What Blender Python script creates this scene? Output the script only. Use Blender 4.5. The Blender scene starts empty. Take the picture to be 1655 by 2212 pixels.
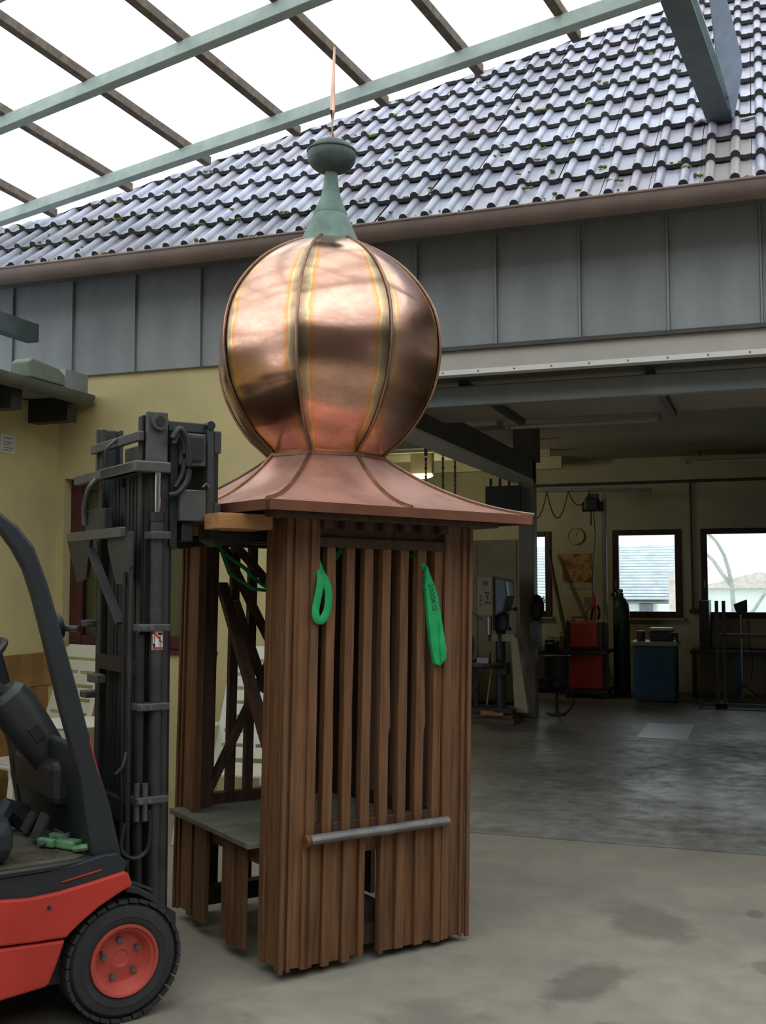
import bpy, bmesh, math, random
from mathutils import Vector, Matrix
random.seed(7)
SC = bpy.context.scene
COL = SC.collection

# ------------------------------------------------------------------ camera, sky, exposure
YAW, PITCH, ROLL = 0.342284, 0.0665795, 0.00146446
fw = Vector((-math.sin(YAW)*math.cos(PITCH), math.cos(YAW)*math.cos(PITCH), math.sin(PITCH)))
rt0 = Vector((math.cos(YAW), math.sin(YAW), 0))
dn0 = fw.cross(rt0)
rt = rt0*math.cos(ROLL) + dn0*math.sin(ROLL)
dn = dn0*math.cos(ROLL) - rt0*math.sin(ROLL)
cam_d = bpy.data.cameras.new('camera')
cam = bpy.data.objects.new('camera', cam_d)
COL.objects.link(cam)
cam_d.sensor_fit = 'HORIZONTAL'
cam_d.sensor_width = 36.0
cam_d.lens = 2341.9/1655*36.0
cam_d.clip_end = 500
m = Matrix((rt, -dn, -fw)).transposed().to_4x4()
m.translation = (0, 0, 1.55)
cam.matrix_world = m
SC.camera = cam

world = bpy.data.worlds.new('overcast_sky')
SC.world = world
world.use_nodes = True
bg = world.node_tree.nodes['Background']
bg.inputs['Color'].default_value = (0.90, 0.96, 1.0, 1)
bg.inputs['Strength'].default_value = 2.4

vs = SC.view_settings
vs.view_transform = 'Standard'
vs.look = 'None'
vs.gamma = 1.0
vs.use_curve_mapping = False
vs.exposure = -0.12
SC.cycles.use_denoising = True
SC.cycles.max_bounces = 8
SC.cycles.transparent_max_bounces = 16
SC.cycles.sample_clamp_indirect = 6.0
SC.cycles.caustics_reflective = False
SC.cycles.caustics_refractive = False

# ------------------------------------------------------------------ helpers
class G:
    """collects shapes in one bmesh and links them as ONE mesh object"""
    def __init__(s):
        s.bm = bmesh.new()
    def _box(s, cs):
        v = [s.bm.verts.new(c) for c in cs]
        for f in ((0,3,2,1),(4,5,6,7),(0,1,5,4),(1,2,6,5),(2,3,7,6),(3,0,4,7)):
            s.bm.faces.new([v[i] for i in f])
        return s
    def bx(s, x0, x1, y0, y1, z0, z1):
        return s._box([(x0,y0,z0),(x1,y0,z0),(x1,y1,z0),(x0,y1,z0),(x0,y0,z1),(x1,y0,z1),(x1,y1,z1),(x0,y1,z1)])
    def box(s, c, d, R=None):
        c = Vector(c); h = Vector(d)/2
        cs = []
        for sx,sy,sz in ((-1,-1,-1),(1,-1,-1),(1,1,-1),(-1,1,-1),(-1,-1,1),(1,-1,1),(1,1,1),(-1,1,1)):
            p = Vector((sx*h.x, sy*h.y, sz*h.z))
            cs.append(c + (R @ p if R else p))
        return s._box(cs)
    def bar(s, a, b, w, h, up=(0,0,1)):
        a = Vector(a); b = Vector(b); d = (b-a).normalized()
        x = d.cross(Vector(up))
        if x.length < 1e-4: x = d.cross(Vector((1,0,0)))
        x.normalize(); z = x.cross(d).normalized()
        x *= w/2; z *= h/2
        return s._box([a-x-z, a+x-z, b+x-z, b-x-z, a-x+z, a+x+z, b+x+z, b-x+z])
    def tube(s, pts, r, n=8, flat=1.0, up=(0,0,1), closed=False):
        pts = [Vector(p) for p in pts]; k = len(pts)
        rs = r if isinstance(r, (list, tuple)) else [r]*k
        rings = []
        for i, p in enumerate(pts):
            if closed: d = pts[(i+1) % k] - pts[i-1]
            else: d = pts[min(i+1, k-1)] - pts[max(i-1, 0)]
            d.normalize()
            x = d.cross(Vector(up))
            if x.length < 1e-3: x = d.cross(Vector((1, 0.2, 0)))
            x.normalize(); z = x.cross(d)
            rings.append([s.bm.verts.new(p + x*math.cos(t)*rs[i] + z*math.sin(t)*rs[i]*flat)
                          for t in [2*math.pi*j/n for j in range(n)]])
        rng = range(k) if closed else range(k-1)
        for i in rng:
            a, b = rings[i], rings[(i+1) % k]
            for j in range(n):
                s.bm.faces.new((a[j], a[(j+1) % n], b[(j+1) % n], b[j]))
        if not closed:
            s.bm.faces.new(rings[0][::-1]); s.bm.faces.new(rings[-1])
        return s
    def cyl(s, a, b, r, n=12, r2=None):
        return s.tube([a, b], [r, r if r2 is None else r2], n)
    def lathe(s, prof, n=24, M=None, cap=True):
        """prof = [(r, z)...] about z, then M"""
        M = M or Matrix()
        rings = []
        for r, z in prof:
            rings.append([s.bm.verts.new(M @ Vector((r*math.cos(2*math.pi*j/n), r*math.sin(2*math.pi*j/n), z))) for j in range(n)])
        for a, b in zip(rings, rings[1:]):
            for j in range(n):
                s.bm.faces.new((a[j], a[(j+1) % n], b[(j+1) % n], b[j]))
        if cap:
            s.bm.faces.new(rings[0][::-1]); s.bm.faces.new(rings[-1])
        return s
    def prism(s, poly, axis, t0, t1):
        """2D outline; axis 'y': outline in x,z from y=t0 to t1; 'x': outline in y,z; 'z': outline in x,y"""
        def P(p, t):
            return {'y': (p[0], t, p[1]), 'x': (t, p[0], p[1]), 'z': (p[0], p[1], t)}[axis]
        a = [s.bm.verts.new(P(p, t0)) for p in poly]; b = [s.bm.verts.new(P(p, t1)) for p in poly]
        n = len(poly)
        s.bm.faces.new(a[::-1]); s.bm.faces.new(b)
        for i in range(n):
            s.bm.faces.new((a[i], a[(i+1) % n], b[(i+1) % n], b[i]))
        return s
    def grid(s, rows, close=False):
        """rows of points -> quads"""
        vv = [[s.bm.verts.new(p) for p in r] for r in rows]
        for a, b in zip(vv, vv[1:]):
            for j in range(len(a)-1):
                s.bm.faces.new((a[j], a[j+1], b[j+1], b[j]))
        return s
    def sphere(s, c, r, sc=(1,1,1), n=12):
        M = Matrix.Translation(c) @ Matrix.Diagonal((sc[0]*r, sc[1]*r, sc[2]*r, 1))
        bmesh.ops.create_uvsphere(s.bm, u_segments=n, v_segments=max(4, n*2//3), radius=1, matrix=M)
        return s
    def obj(s, name, mat, parent=None, smooth=False, bevel=0, ang=35):
        bmesh.ops.recalc_face_normals(s.bm, faces=s.bm.faces)
        me = bpy.data.meshes.new(name)
        s.bm.to_mesh(me); s.bm.free()
        me.materials.append(MAT[mat] if isinstance(mat, str) else mat)
        o = bpy.data.objects.new(name, me)
        COL.objects.link(o)
        if parent: o.parent = parent
        if smooth:
            me.polygons.foreach_set('use_smooth', [True]*len(me.polygons))
            me.set_sharp_from_angle(angle=math.radians(ang))
        if bevel:
            b = o.modifiers.new('bevel', 'BEVEL'); b.width = bevel; b.segments = 2
            b.limit_method = 'ANGLE'; b.angle_limit = math.radians(40)
        return o

def cat(pts, k=5):
    """smooth curve through the points"""
    P = [Vector(p) for p in pts]; out = []
    for i in range(len(P)-1):
        a, b, c, d = P[max(i-1, 0)], P[i], P[i+1], P[min(i+2, len(P)-1)]
        for j in range(k):
            f = j/k
            out.append(0.5*((2*b)+(c-a)*f+(2*a-5*b+4*c-d)*f*f+(3*b-a-3*c+d)*f**3))
    out.append(P[-1]); return out
def tag(o, label, cat=None, group=None, kind=None):
    o['label'] = label
    if cat: o['category'] = cat
    if group: o['group'] = group
    if kind: o['kind'] = kind
    return o
def thing(name, label, cat, loc=(0,0,0), rz=0, group=None):
    o = bpy.data.objects.new(name, None); COL.objects.link(o)
    o.empty_display_size = 0.1
    o.location = loc; o.rotation_euler = (0, 0, rz)
    return tag(o, label, cat, group)
def frame(name, label):
    o = bpy.data.objects.new(name, None); COL.objects.link(o)
    return tag(o, label, kind='structure')
def struct(o, label):
    return tag(o, label, kind='structure')
def share(src, parent, loc=None, rot=None):
    c = src.copy(); COL.objects.link(c); c.parent = parent
    if loc is not None: c.location = loc
    if rot is not None: c.rotation_euler = rot
    return c
def copy_tree(o, parent=None):
    c = o.copy(); COL.objects.link(c); c.parent = parent
    for ch in list(o.children): copy_tree(ch, c)
    return c

# ------------------------------------------------------------------ materials
MAT = {}
def nd(nt, kind, **kw):
    n = nt.nodes.new(kind)
    for k, v in kw.items():
        if k in n.inputs.keys(): n.inputs[k].default_value = v
        else: setattr(n, k, v)
    return n
def mat(name, col, rough=0.6, metal=0.0, var=0.25, scale=6.0, stretch=(1,1,1), bump=0.0, bscale=None,
        col2=None, rvar=0.0, spec=0.5, rand=0.0, detail=6.0, thr=(0.3, 0.7), emit=0.0):
    m = bpy.data.materials.new(name); m.use_nodes = True
    nt = m.node_tree; p = nt.nodes['Principled BSDF']; L = nt.links
    p.inputs['Roughness'].default_value = rough
    p.inputs['Metallic'].default_value = metal
    p.inputs['Specular IOR Level'].default_value = spec
    tc = nd(nt, 'ShaderNodeTexCoord'); mp = nd(nt, 'ShaderNodeMapping')
    mp.inputs['Scale'].default_value = stretch
    L.new(tc.outputs['Object'], mp.inputs['Vector'])
    nz = nd(nt, 'ShaderNodeTexNoise', Scale=scale, Detail=detail, Roughness=0.6)
    L.new(mp.outputs['Vector'], nz.inputs['Vector'])
    rp = nd(nt, 'ShaderNodeValToRGB')
    a = col; b = col2 or tuple(c*(1-var) for c in col)
    if not col2: a = tuple(min(1, c*(1+var*0.6)) for c in col)
    rp.color_ramp.elements[0].position = thr[0]; rp.color_ramp.elements[0].color = (*b, 1)
    rp.color_ramp.elements[1].position = thr[1]; rp.color_ramp.elements[1].color = (*a, 1)
    L.new(nz.outputs['Fac'], rp.inputs['Fac'])
    out = rp.outputs['Color']
    if rand:
        oi = nd(nt, 'ShaderNodeObjectInfo'); hs = nd(nt, 'ShaderNodeHueSaturation')
        mr = nd(nt, 'ShaderNodeMapRange'); mr.inputs['To Min'].default_value = 1-rand; mr.inputs['To Max'].default_value = 1+rand
        L.new(oi.outputs['Random'], mr.inputs['Value']); L.new(mr.outputs['Result'], hs.inputs['Value'])
        L.new(out, hs.inputs['Color']); out = hs.outputs['Color']
    L.new(out, p.inputs['Base Color'])
    if rvar:
        mr2 = nd(nt, 'ShaderNodeMapRange'); mr2.inputs['To Min'].default_value = max(0.02, rough-rvar); mr2.inputs['To Max'].default_value = min(1, rough+rvar)
        nz2 = nd(nt, 'ShaderNodeTexNoise', Scale=scale*0.7, Detail=4.0)
        L.new(mp.outputs['Vector'], nz2.inputs['Vector'])
        L.new(nz2.outputs['Fac'], mr2.inputs['Value']); L.new(mr2.outputs['Result'], p.inputs['Roughness'])
    if bump:
        bn = nd(nt, 'ShaderNodeBump', Strength=bump, Distance=0.02)
        nb = nd(nt, 'ShaderNodeTexNoise', Scale=bscale or scale*6, Detail=4.0)
        L.new(mp.outputs['Vector'], nb.inputs['Vector'])
        L.new(nb.outputs['Fac'], bn.inputs['Height']); L.new(bn.outputs['Normal'], p.inputs['Normal'])
    if emit:
        p.inputs['Emission Color'].default_value = (*col, 1); p.inputs['Emission Strength'].default_value = emit
    MAT[name] = m
    return m

mat('plaster_yellow', (0.60, 0.50, 0.25), 0.85, var=0.12, scale=2.2, bump=0.15, bscale=60)
mat('zinc', (0.285, 0.30, 0.305), 0.6, metal=0.0, var=0.22, scale=3.0, stretch=(1,1,0.35), bump=0.05, bscale=8, rvar=0.1, rand=0.06)
mat('gutter_brown', (0.23, 0.165, 0.14), 0.5, var=0.2, scale=4)
mat('tile_clay', (0.37, 0.39, 0.47), 0.34, var=0.16, scale=5, rand=0.2, bump=0.08, bscale=40, col2=(0.25, 0.225, 0.27), thr=(0.25, 0.6))
mat('tile_edge_shade', (0.05, 0.05, 0.052), 0.85, var=0.3)  # grimy tile ends, also painted dark for the shade under each row
mat('tile_purple', (0.34, 0.315, 0.375), 0.36, var=0.16, scale=5, rand=0.12, bump=0.08, bscale=40)
mat('tile_rust', (0.34, 0.28, 0.23), 0.5, var=0.3, scale=7, col2=(0.28, 0.28, 0.31), bump=0.08, bscale=40)
mat('gutter_olive', (0.115, 0.125, 0.10), 0.6, var=0.3, scale=6)
mat('guard_olive', (0.19, 0.215, 0.16), 0.6, var=0.2, scale=6)
mat('moss', (0.24, 0.27, 0.05), 0.95, var=0.5, scale=30, col2=(0.08, 0.09, 0.03))
mat('roof_under', (0.05, 0.045, 0.04), 0.9)
mat('yard_dark', (0.085, 0.065, 0.05), 0.8, var=0.3, scale=1.5)
mat('soffit', (0.10, 0.09, 0.08), 0.8)
mat('white_paint', (0.72, 0.71, 0.68), 0.45, var=0.06)
mat('header_beige', (0.46, 0.42, 0.37), 0.5, var=0.1, scale=3)
mat('door_grey', (0.23, 0.25, 0.245), 0.5, var=0.15)
mat('steel_green', (0.40, 0.48, 0.445), 0.55, var=0.18, scale=9, bump=0.05)
mat('steel_green_dark', (0.10, 0.13, 0.13), 0.6, var=0.25, scale=7)
mat('flashing_blue', (0.42, 0.52, 0.60), 0.4, metal=0.3, var=0.15, scale=4, stretch=(3,3,0.6))
mat('batten_wood', (0.17, 0.13, 0.105), 0.85, var=0.45, scale=7, stretch=(3, 3, 3), bump=0.3)
mat('red_frame', (0.085, 0.02, 0.018), 0.5, var=0.25)
mat('dado_tile', (0.30, 0.165, 0.055), 0.4, var=0.25, scale=12, rand=0.2)
mat('curtain', (0.38, 0.33, 0.14), 0.9, var=0.3, scale=5, stretch=(6, 1, 0.3))
mat('wall_inside', (0.52, 0.475, 0.335), 0.85, var=0.15, scale=1.5)
mat('ceiling_paint', (0.42, 0.375, 0.315), 0.85, var=0.15, scale=1.2)
mat('post_grey', (0.27, 0.25, 0.21), 0.6, var=0.2)
mat('steel_dark', (0.06, 0.055, 0.05), 0.55, var=0.3)
mat('black_iron', (0.018, 0.018, 0.02), 0.5, var=0.4)
mat('window_brown', (0.035, 0.014, 0.012), 0.5)
mat('white_plastic', (0.70, 0.69, 0.58), 0.42, var=0.07, scale=3)
mat('paper_white', (0.62, 0.6, 0.52), 0.7, var=0.1)
# turret
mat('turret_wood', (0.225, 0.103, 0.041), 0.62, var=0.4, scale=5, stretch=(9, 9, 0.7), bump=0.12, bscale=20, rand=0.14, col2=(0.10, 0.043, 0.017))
mat('turret_wood_shade', (0.075, 0.036, 0.02), 0.75, var=0.45, scale=5, stretch=(9, 9, 0.7), bump=0.15, bscale=20, rand=0.15)  # turret wood with shade painted in, for inside and under the eaves
mat('weathered_board', (0.20, 0.19, 0.145), 0.75, var=0.4, scale=4, stretch=(1, 4, 1), bump=0.15, col2=(0.10, 0.10, 0.075))
mat('lead_sill', (0.20, 0.19, 0.185), 0.5, metal=0.3, var=0.3, scale=12, bump=0.25, bscale=18)
mat('new_wood', (0.40, 0.19, 0.065), 0.6, var=0.25, scale=4, stretch=(0.6, 8, 8), bump=0.08, rand=0.1)
mat('copper_skirt', (0.74, 0.42, 0.34), 0.40, metal=0.62, var=0.3, scale=4.5, rvar=0.1, col2=(0.46, 0.24, 0.18), thr=(0.3, 0.62))
mat('copper_rib', (0.36, 0.21, 0.14), 0.38, metal=0.9, var=0.35, scale=10)
mat('copper_fascia', (0.34, 0.15, 0.09), 0.4, metal=0.8, var=0.3, scale=5)
mat('copper_bright', (0.72, 0.46, 0.34), 0.3, metal=0.95, var=0.25, scale=8)
mat('verdigris', (0.20, 0.295, 0.245), 0.7, var=0.3, scale=11, col2=(0.10, 0.155, 0.13), bump=0.1)
mat('verdigris_dark', (0.095, 0.13, 0.115), 0.55, var=0.35, scale=14, col2=(0.045, 0.065, 0.058), bump=0.1)
mat('sling_green', (0.012, 0.42, 0.13), 0.75, var=0.25, scale=16, bump=0.2, bscale=120)
mat('ink_dark', (0.01, 0.07, 0.03), 0.8)
# forklift
mat('lift_red', (0.50, 0.035, 0.022), 0.42, var=0.18, scale=5)
mat('rim_red', (0.50, 0.075, 0.055), 0.5, var=0.2, scale=9)
mat('lift_grey', (0.016, 0.020, 0.024), 0.5, var=0.2, scale=7, bump=0.03)
mat('lift_grey_mid', (0.034, 0.037, 0.037), 0.45, var=0.2, scale=7)
mat('mast_grey', (0.035, 0.036, 0.035), 0.5, var=0.4, scale=8, rvar=0.15)
mat('mast_dark', (0.013, 0.013, 0.013), 0.5, var=0.4, scale=12)
mat('mast_light', (0.10, 0.102, 0.098), 0.4, metal=0.3, var=0.3, scale=9)
mat('chrome', (0.62, 0.6, 0.57), 0.18, metal=1.0, var=0.05)
mat('rubber', (0.030, 0.030, 0.030), 0.8, var=0.3, scale=10, bump=0.1)
mat('floor_mat', (0.085, 0.075, 0.05), 0.8, var=0.5, scale=8)
mat('hose_black', (0.014, 0.014, 0.015), 0.45)
mat('bolt_grey', (0.14, 0.15, 0.15), 0.45, metal=0.5)
mat('clamp_green', (0.20, 0.40, 0.20), 0.4, var=0.35, scale=20, col2=(0.06, 0.18, 0.09))
mat('sticker_white', (0.72, 0.72, 0.70), 0.5, var=0.03)
mat('sticker_red', (0.60, 0.025, 0.03), 0.5, var=0.03)
mat('sticker_black', (0.02, 0.02, 0.02), 0.5)
# workshop
mat('machine_beige', (0.42, 0.36, 0.24), 0.5, var=0.15)
mat('machine_blue', (0.20, 0.27, 0.34), 0.35, var=0.2)
mat('machine_dark', (0.03, 0.032, 0.03), 0.5, var=0.3)
mat('machine_green', (0.06, 0.085, 0.05), 0.55, var=0.3)
mat('weld_red', (0.42, 0.035, 0.02), 0.5, var=0.15)
mat('cabinet_blue', (0.03, 0.10, 0.19), 0.5, var=0.15)
mat('gas_green', (0.02, 0.05, 0.035), 0.45, var=0.2)
mat('bare_steel', (0.34, 0.35, 0.37), 0.35, metal=0.8, var=0.2)
mat('plate_steel', (0.72, 0.76, 0.82), 0.3, metal=0.1, var=0.15, scale=5)
mat('dusty_wood', (0.14, 0.10, 0.06), 0.85, var=0.4)
mat('clock_face', (0.50, 0.45, 0.28), 0.6, var=0.05)
mat('broom_yellow', (0.40, 0.34, 0.07), 0.6)
mat('cloth_grey', (0.22, 0.23, 0.27), 0.85)
mat('orange_paint', (0.65, 0.10, 0.015), 0.5)
# beyond the windows: haze and overexposure painted in as pale colours
mat('far_roof', (0.72, 0.74, 0.78), 0.7, var=0.2, scale=3)
mat('far_gap', (0.42, 0.44, 0.47), 0.9)
mat('far_wall', (0.85, 0.86, 0.84), 0.8, var=0.05)
mat('far_ground', (0.42, 0.44, 0.38), 0.95, var=0.2, scale=0.4)
mat('far_bark', (0.5, 0.49, 0.46), 0.9)
mat('far_brick', (0.78, 0.66, 0.60), 0.9)
mat('lamp_tube', (1.0, 0.98, 0.45), 0.5, emit=3.0, var=0.0)

def glass(name, tint=(0.9, 0.95, 0.95), tr=0.93):
    m = bpy.data.materials.new(name); m.use_nodes = True; nt = m.node_tree
    nt.nodes.clear()
    o = nd(nt, 'ShaderNodeOutputMaterial'); t = nd(nt, 'ShaderNodeBsdfTransparent'); g = nd(nt, 'ShaderNodeBsdfGlossy')
    t.inputs['Color'].default_value = (*tint, 1); g.inputs['Roughness'].default_value = 0.03
    fr = nd(nt, 'ShaderNodeFresnel', IOR=1.5); mx = nd(nt, 'ShaderNodeMixShader')
    nt.links.new(fr.outputs[0], mx.inputs[0]); nt.links.new(t.outputs[0], mx.inputs[1]); nt.links.new(g.outputs[0], mx.inputs[2])
    nt.links.new(mx.outputs[0], o.inputs[0])
    MAT[name] = m
glass('pane_glass')

def sheet_material():
    m = bpy.data.materials.new('canopy_sheet'); m.use_nodes = True; nt = m.node_tree
    nt.nodes.clear()
    o = nd(nt, 'ShaderNodeOutputMaterial'); t = nd(nt, 'ShaderNodeBsdfTransparent'); d = nd(nt, 'ShaderNodeBsdfTranslucent')
    t.inputs['Color'].default_value = (0.97, 0.98, 0.96, 1); d.inputs['Color'].default_value = (0.95, 0.96, 0.92, 1)
    mx = nd(nt, 'ShaderNodeMixShader', Fac=0.8)
    nt.links.new(t.outputs[0], mx.inputs[1]); nt.links.new(d.outputs[0], mx.inputs[2])
    nt.links.new(mx.outputs[0], o.inputs[0])
    MAT['canopy_sheet'] = m
sheet_material()

def floor_material(name, base, dark, rough, rv, stains):
    m = bpy.data.materials.new(name); m.use_nodes = True; nt = m.node_tree; L = nt.links
    p = nt.nodes['Principled BSDF']
    tc = nd(nt, 'ShaderNodeTexCoord')
    n1 = nd(nt, 'ShaderNodeTexNoise', Scale=0.8, Detail=8.0, Roughness=0.62)
    n2 = nd(nt, 'ShaderNodeTexNoise', Scale=7.0, Detail=8.0, Roughness=0.65)
    n3 = nd(nt, 'ShaderNodeTexNoise', Scale=90.0, Detail=3.0)
    for n in (n1, n2, n3): L.new(tc.outputs['Object'], n.inputs['Vector'])
    rp = nd(nt, 'ShaderNodeValToRGB')
    rp.color_ramp.elements[0].position = 0.34; rp.color_ramp.elements[0].color = (*dark, 1)
    rp.color_ramp.elements[1].position = 0.62; rp.color_ramp.elements[1].color = (*base, 1)
    mxn = nd(nt, 'ShaderNodeMath', operation='MULTIPLY_ADD'); mxn.inputs[1].default_value = 0.42; mxn.inputs[2].default_value = 0.0
    L.new(n2.outputs['Fac'], mxn.inputs[0])
    ad = nd(nt, 'ShaderNodeMath', operation='MULTIPLY_ADD'); ad.inputs[1].default_value = 0.58
    L.new(n1.outputs['Fac'], ad.inputs[0]); L.new(mxn.outputs[0], ad.inputs[2])
    L.new(ad.outputs[0], rp.inputs['Fac'])
    out = rp.outputs['Color']
    for (x, y, rx, ry, rot, amt) in stains:      # worn-in stains with a shape of their own
        mp = nd(nt, 'ShaderNodeMapping', vector_type='TEXTURE')
        mp.inputs['Location'].default_value = (x, y, 0); mp.inputs['Rotation'].default_value = (0, 0, rot); mp.inputs['Scale'].default_value = (rx, ry, 1)
        L.new(tc.outputs['Object'], mp.inputs['Vector'])
        ln = nd(nt, 'ShaderNodeVectorMath', operation='LENGTH'); L.new(mp.outputs['Vector'], ln.inputs[0])
        wob = nd(nt, 'ShaderNodeMath', operation='MULTIPLY_ADD'); wob.inputs[1].default_value = 1.1
        L.new(n2.outputs['Fac'], wob.inputs[0]); L.new(ln.outputs['Value'], wob.inputs[2])
        mr = nd(nt, 'ShaderNodeMapRange'); mr.inputs['From Min'].default_value = 1.15; mr.inputs['From Max'].default_value = 1.6
        mr.inputs['To Min'].default_value = amt; mr.inputs['To Max'].default_value = 0.0
        L.new(wob.outputs[0], mr.inputs['Value'])
        mx = nd(nt, 'ShaderNodeMix', data_type='RGBA', blend_type='MULTIPLY')
        L.new(mr.outputs['Result'], mx.inputs['Factor']); L.new(out, mx.inputs['A'])
        mx.inputs['B'].default_value = (0.35, 0.34, 0.33, 1)
        out = mx.outputs['Result']
    L.new(out, p.inputs['Base Color'])
    mr = nd(nt, 'ShaderNodeMapRange'); mr.inputs['From Min'].default_value = 0.38; mr.inputs['From Max'].default_value = 0.62
    mr.inputs['To Min'].default_value = rough-rv; mr.inputs['To Max'].default_value = rough+rv
    L.new(ad.outputs[0], mr.inputs['Value']); L.new(mr.outputs['Result'], p.inputs['Roughness'])
    bn = nd(nt, 'ShaderNodeBump', Strength=0.12, Distance=0.01)
    L.new(n3.outputs['Fac'], bn.inputs['Height']); L.new(bn.outputs['Normal'], p.inputs['Normal'])
    MAT[name] = m
floor_material('yard_concrete', (0.335, 0.30, 0.235), (0.215, 0.195, 0.16), 0.72, 0.1,
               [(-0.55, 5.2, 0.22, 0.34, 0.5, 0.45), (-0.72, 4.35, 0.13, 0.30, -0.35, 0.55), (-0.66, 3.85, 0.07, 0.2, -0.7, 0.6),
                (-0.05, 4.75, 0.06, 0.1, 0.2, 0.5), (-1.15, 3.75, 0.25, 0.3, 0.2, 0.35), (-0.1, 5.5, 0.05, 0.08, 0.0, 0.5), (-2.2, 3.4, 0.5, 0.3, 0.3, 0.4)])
floor_material('workshop_concrete', (0.34, 0.325, 0.29), (0.085, 0.08, 0.072), 0.42, -0.14,
               [(-1.2, 8.6, 0.5, 0.35, 0.2, 0.45), (-0.4, 9.3, 0.45, 0.3, -0.2, 0.4)])

def dome_copper():
    m = bpy.data.materials.new('copper_dome'); m.use_nodes = True; nt = m.node_tree; L = nt.links
    p = nt.nodes['Principled BSDF']; p.inputs['Metallic'].default_value = 1.0
    at = nd(nt, 'ShaderNodeAttribute', attribute_name='edge')
    tc = nd(nt, 'ShaderNodeTexCoord')
    nz = nd(nt, 'ShaderNodeTexNoise', Scale=9.0, Detail=5.0); L.new(tc.outputs['Object'], nz.inputs['Vector'])
    ad = nd(nt, 'ShaderNodeMath', operation='MULTIPLY_ADD'); ad.inputs[1].default_value = 0.22
    sb = nd(nt, 'ShaderNodeMath', operation='SUBTRACT'); sb.inputs[1].default_value = 0.11
    L.new(nz.outputs['Fac'], ad.inputs[0]); L.new(at.outputs['Fac'], ad.inputs[2]); L.new(ad.outputs[0], sb.inputs[0])
    rp = nd(nt, 'ShaderNodeValToRGB'); cr = rp.color_ramp
    cr.elements[0].position = 0.0; cr.elements[0].color = (0.82, 0.475, 0.36, 1)
    cr.elements[1].position = 1.0; cr.elements[1].color = (0.30, 0.20, 0.13, 1)
    for pos, c in ((0.62, (0.82, 0.47, 0.35)), (0.70, (0.90, 0.42, 0.20)), (0.745, (0.88, 0.38, 0.15)), (0.78, (0.74, 0.58, 0.30)), (0.83, (0.56, 0.40, 0.24)), (0.92, (0.42, 0.28, 0.18))):
        e = cr.elements.new(pos); e.color = (*c, 1)
    L.new(sb.outputs[0], rp.inputs['Fac'])
    n2 = nd(nt, 'ShaderNodeTexNoise', Scale=3.0, Detail=7.0, Roughness=0.65)
    mp = nd(nt, 'ShaderNodeMapping'); mp.inputs['Scale'].default_value = (1.4, 1.4, 3.0)
    L.new(tc.outputs['Object'], mp.inputs['Vector']); L.new(mp.outputs['Vector'], n2.inputs['Vector'])
    mr = nd(nt, 'ShaderNodeMapRange'); mr.inputs['From Min'].default_value = 0.35; mr.inputs['From Max'].default_value = 0.62
    mr.inputs['To Min'].default_value = 0.62; mr.inputs['To Max'].default_value = 1.0
    L.new(n2.outputs['Fac'], mr.inputs['Value'])
    mx = nd(nt, 'ShaderNodeMix', data_type='RGBA', blend_type='MULTIPLY'); mx.inputs['Factor'].default_value = 1.0
    L.new(rp.outputs['Color'], mx.inputs['A']); L.new(mr.outputs['Result'], mx.inputs['B'])
    L.new(mx.outputs['Result'], p.inputs['Base Color'])
    m2 = nd(nt, 'ShaderNodeMapRange'); m2.inputs['From Min'].default_value = 0.35; m2.inputs['From Max'].default_value = 0.7
    m2.inputs['To Min'].default_value = 0.26; m2.inputs['To Max'].default_value = 0.14
    L.new(n2.outputs['Fac'], m2.inputs['Value']); L.new(m2.outputs['Result'], p.inputs['Roughness'])
    bn = nd(nt, 'ShaderNodeBump', Strength=0.03, Distance=0.02)
    n3 = nd(nt, 'ShaderNodeTexNoise', Scale=5.0, Detail=2.0); L.new(mp.outputs['Vector'], n3.inputs['Vector'])
    L.new(n3.outputs['Fac'], bn.inputs['Height']); L.new(bn.outputs['Normal'], p.inputs['Normal'])
    MAT['copper_dome'] = m
dome_copper()

def poster_material():
    m = bpy.data.materials.new('poster_print'); m.use_nodes = True; nt = m.node_tree; L = nt.links
    p = nt.nodes['Principled BSDF']; p.inputs['Roughness'].default_value = 0.4
    tc = nd(nt, 'ShaderNodeTexCoord'); nz = nd(nt, 'ShaderNodeTexNoise', Scale=7.0, Detail=4.0)
    L.new(tc.outputs['Object'], nz.inputs['Vector'])
    rp = nd(nt, 'ShaderNodeValToRGB'); cr = rp.color_ramp
    cr.elements[0].position = 0.35; cr.elements[0].color = (0.16, 0.05, 0.02, 1)
    cr.elements[1].position = 0.68; cr.elements[1].color = (0.10, 0.13, 0.17, 1)
    for pos, c in ((0.45, (0.42, 0.17, 0.05)), (0.56, (0.55, 0.36, 0.18))):
        e = cr.elements.new(pos); e.color = (*c, 1)
    L.new(nz.outputs['Fac'], rp.inputs['Fac']); L.new(rp.outputs['Color'], p.inputs['Base Color'])
    MAT['poster_print'] = m
poster_material()
# ------------------------------------------------------------------ the setting
YF = 6.685                       # plane of the workshop front
# floor
fl = frame('floor', 'concrete floor of the yard running on into the workshop')
G().bx(-14, 9, -9, YF-0.012, -0.12, 0).obj('yard_slab', 'yard_concrete', fl)
G().bx(-9, 5, YF+0.012, 17.2, -0.12, 0).obj('workshop_slab', 'workshop_concrete', fl)
G().bx(-9, 5, YF-0.012, YF+0.012, -0.12, -0.006).obj('threshold_joint', 'steel_dark', fl)
fp = G().bx(-1.31, -0.81, 11.3, 12.5, 0.0005, 0.006).obj('floor_plate', 'plate_steel')
tag(fp, 'pale rectangular steel plate lying on the workshop floor', 'floor plate')

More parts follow.
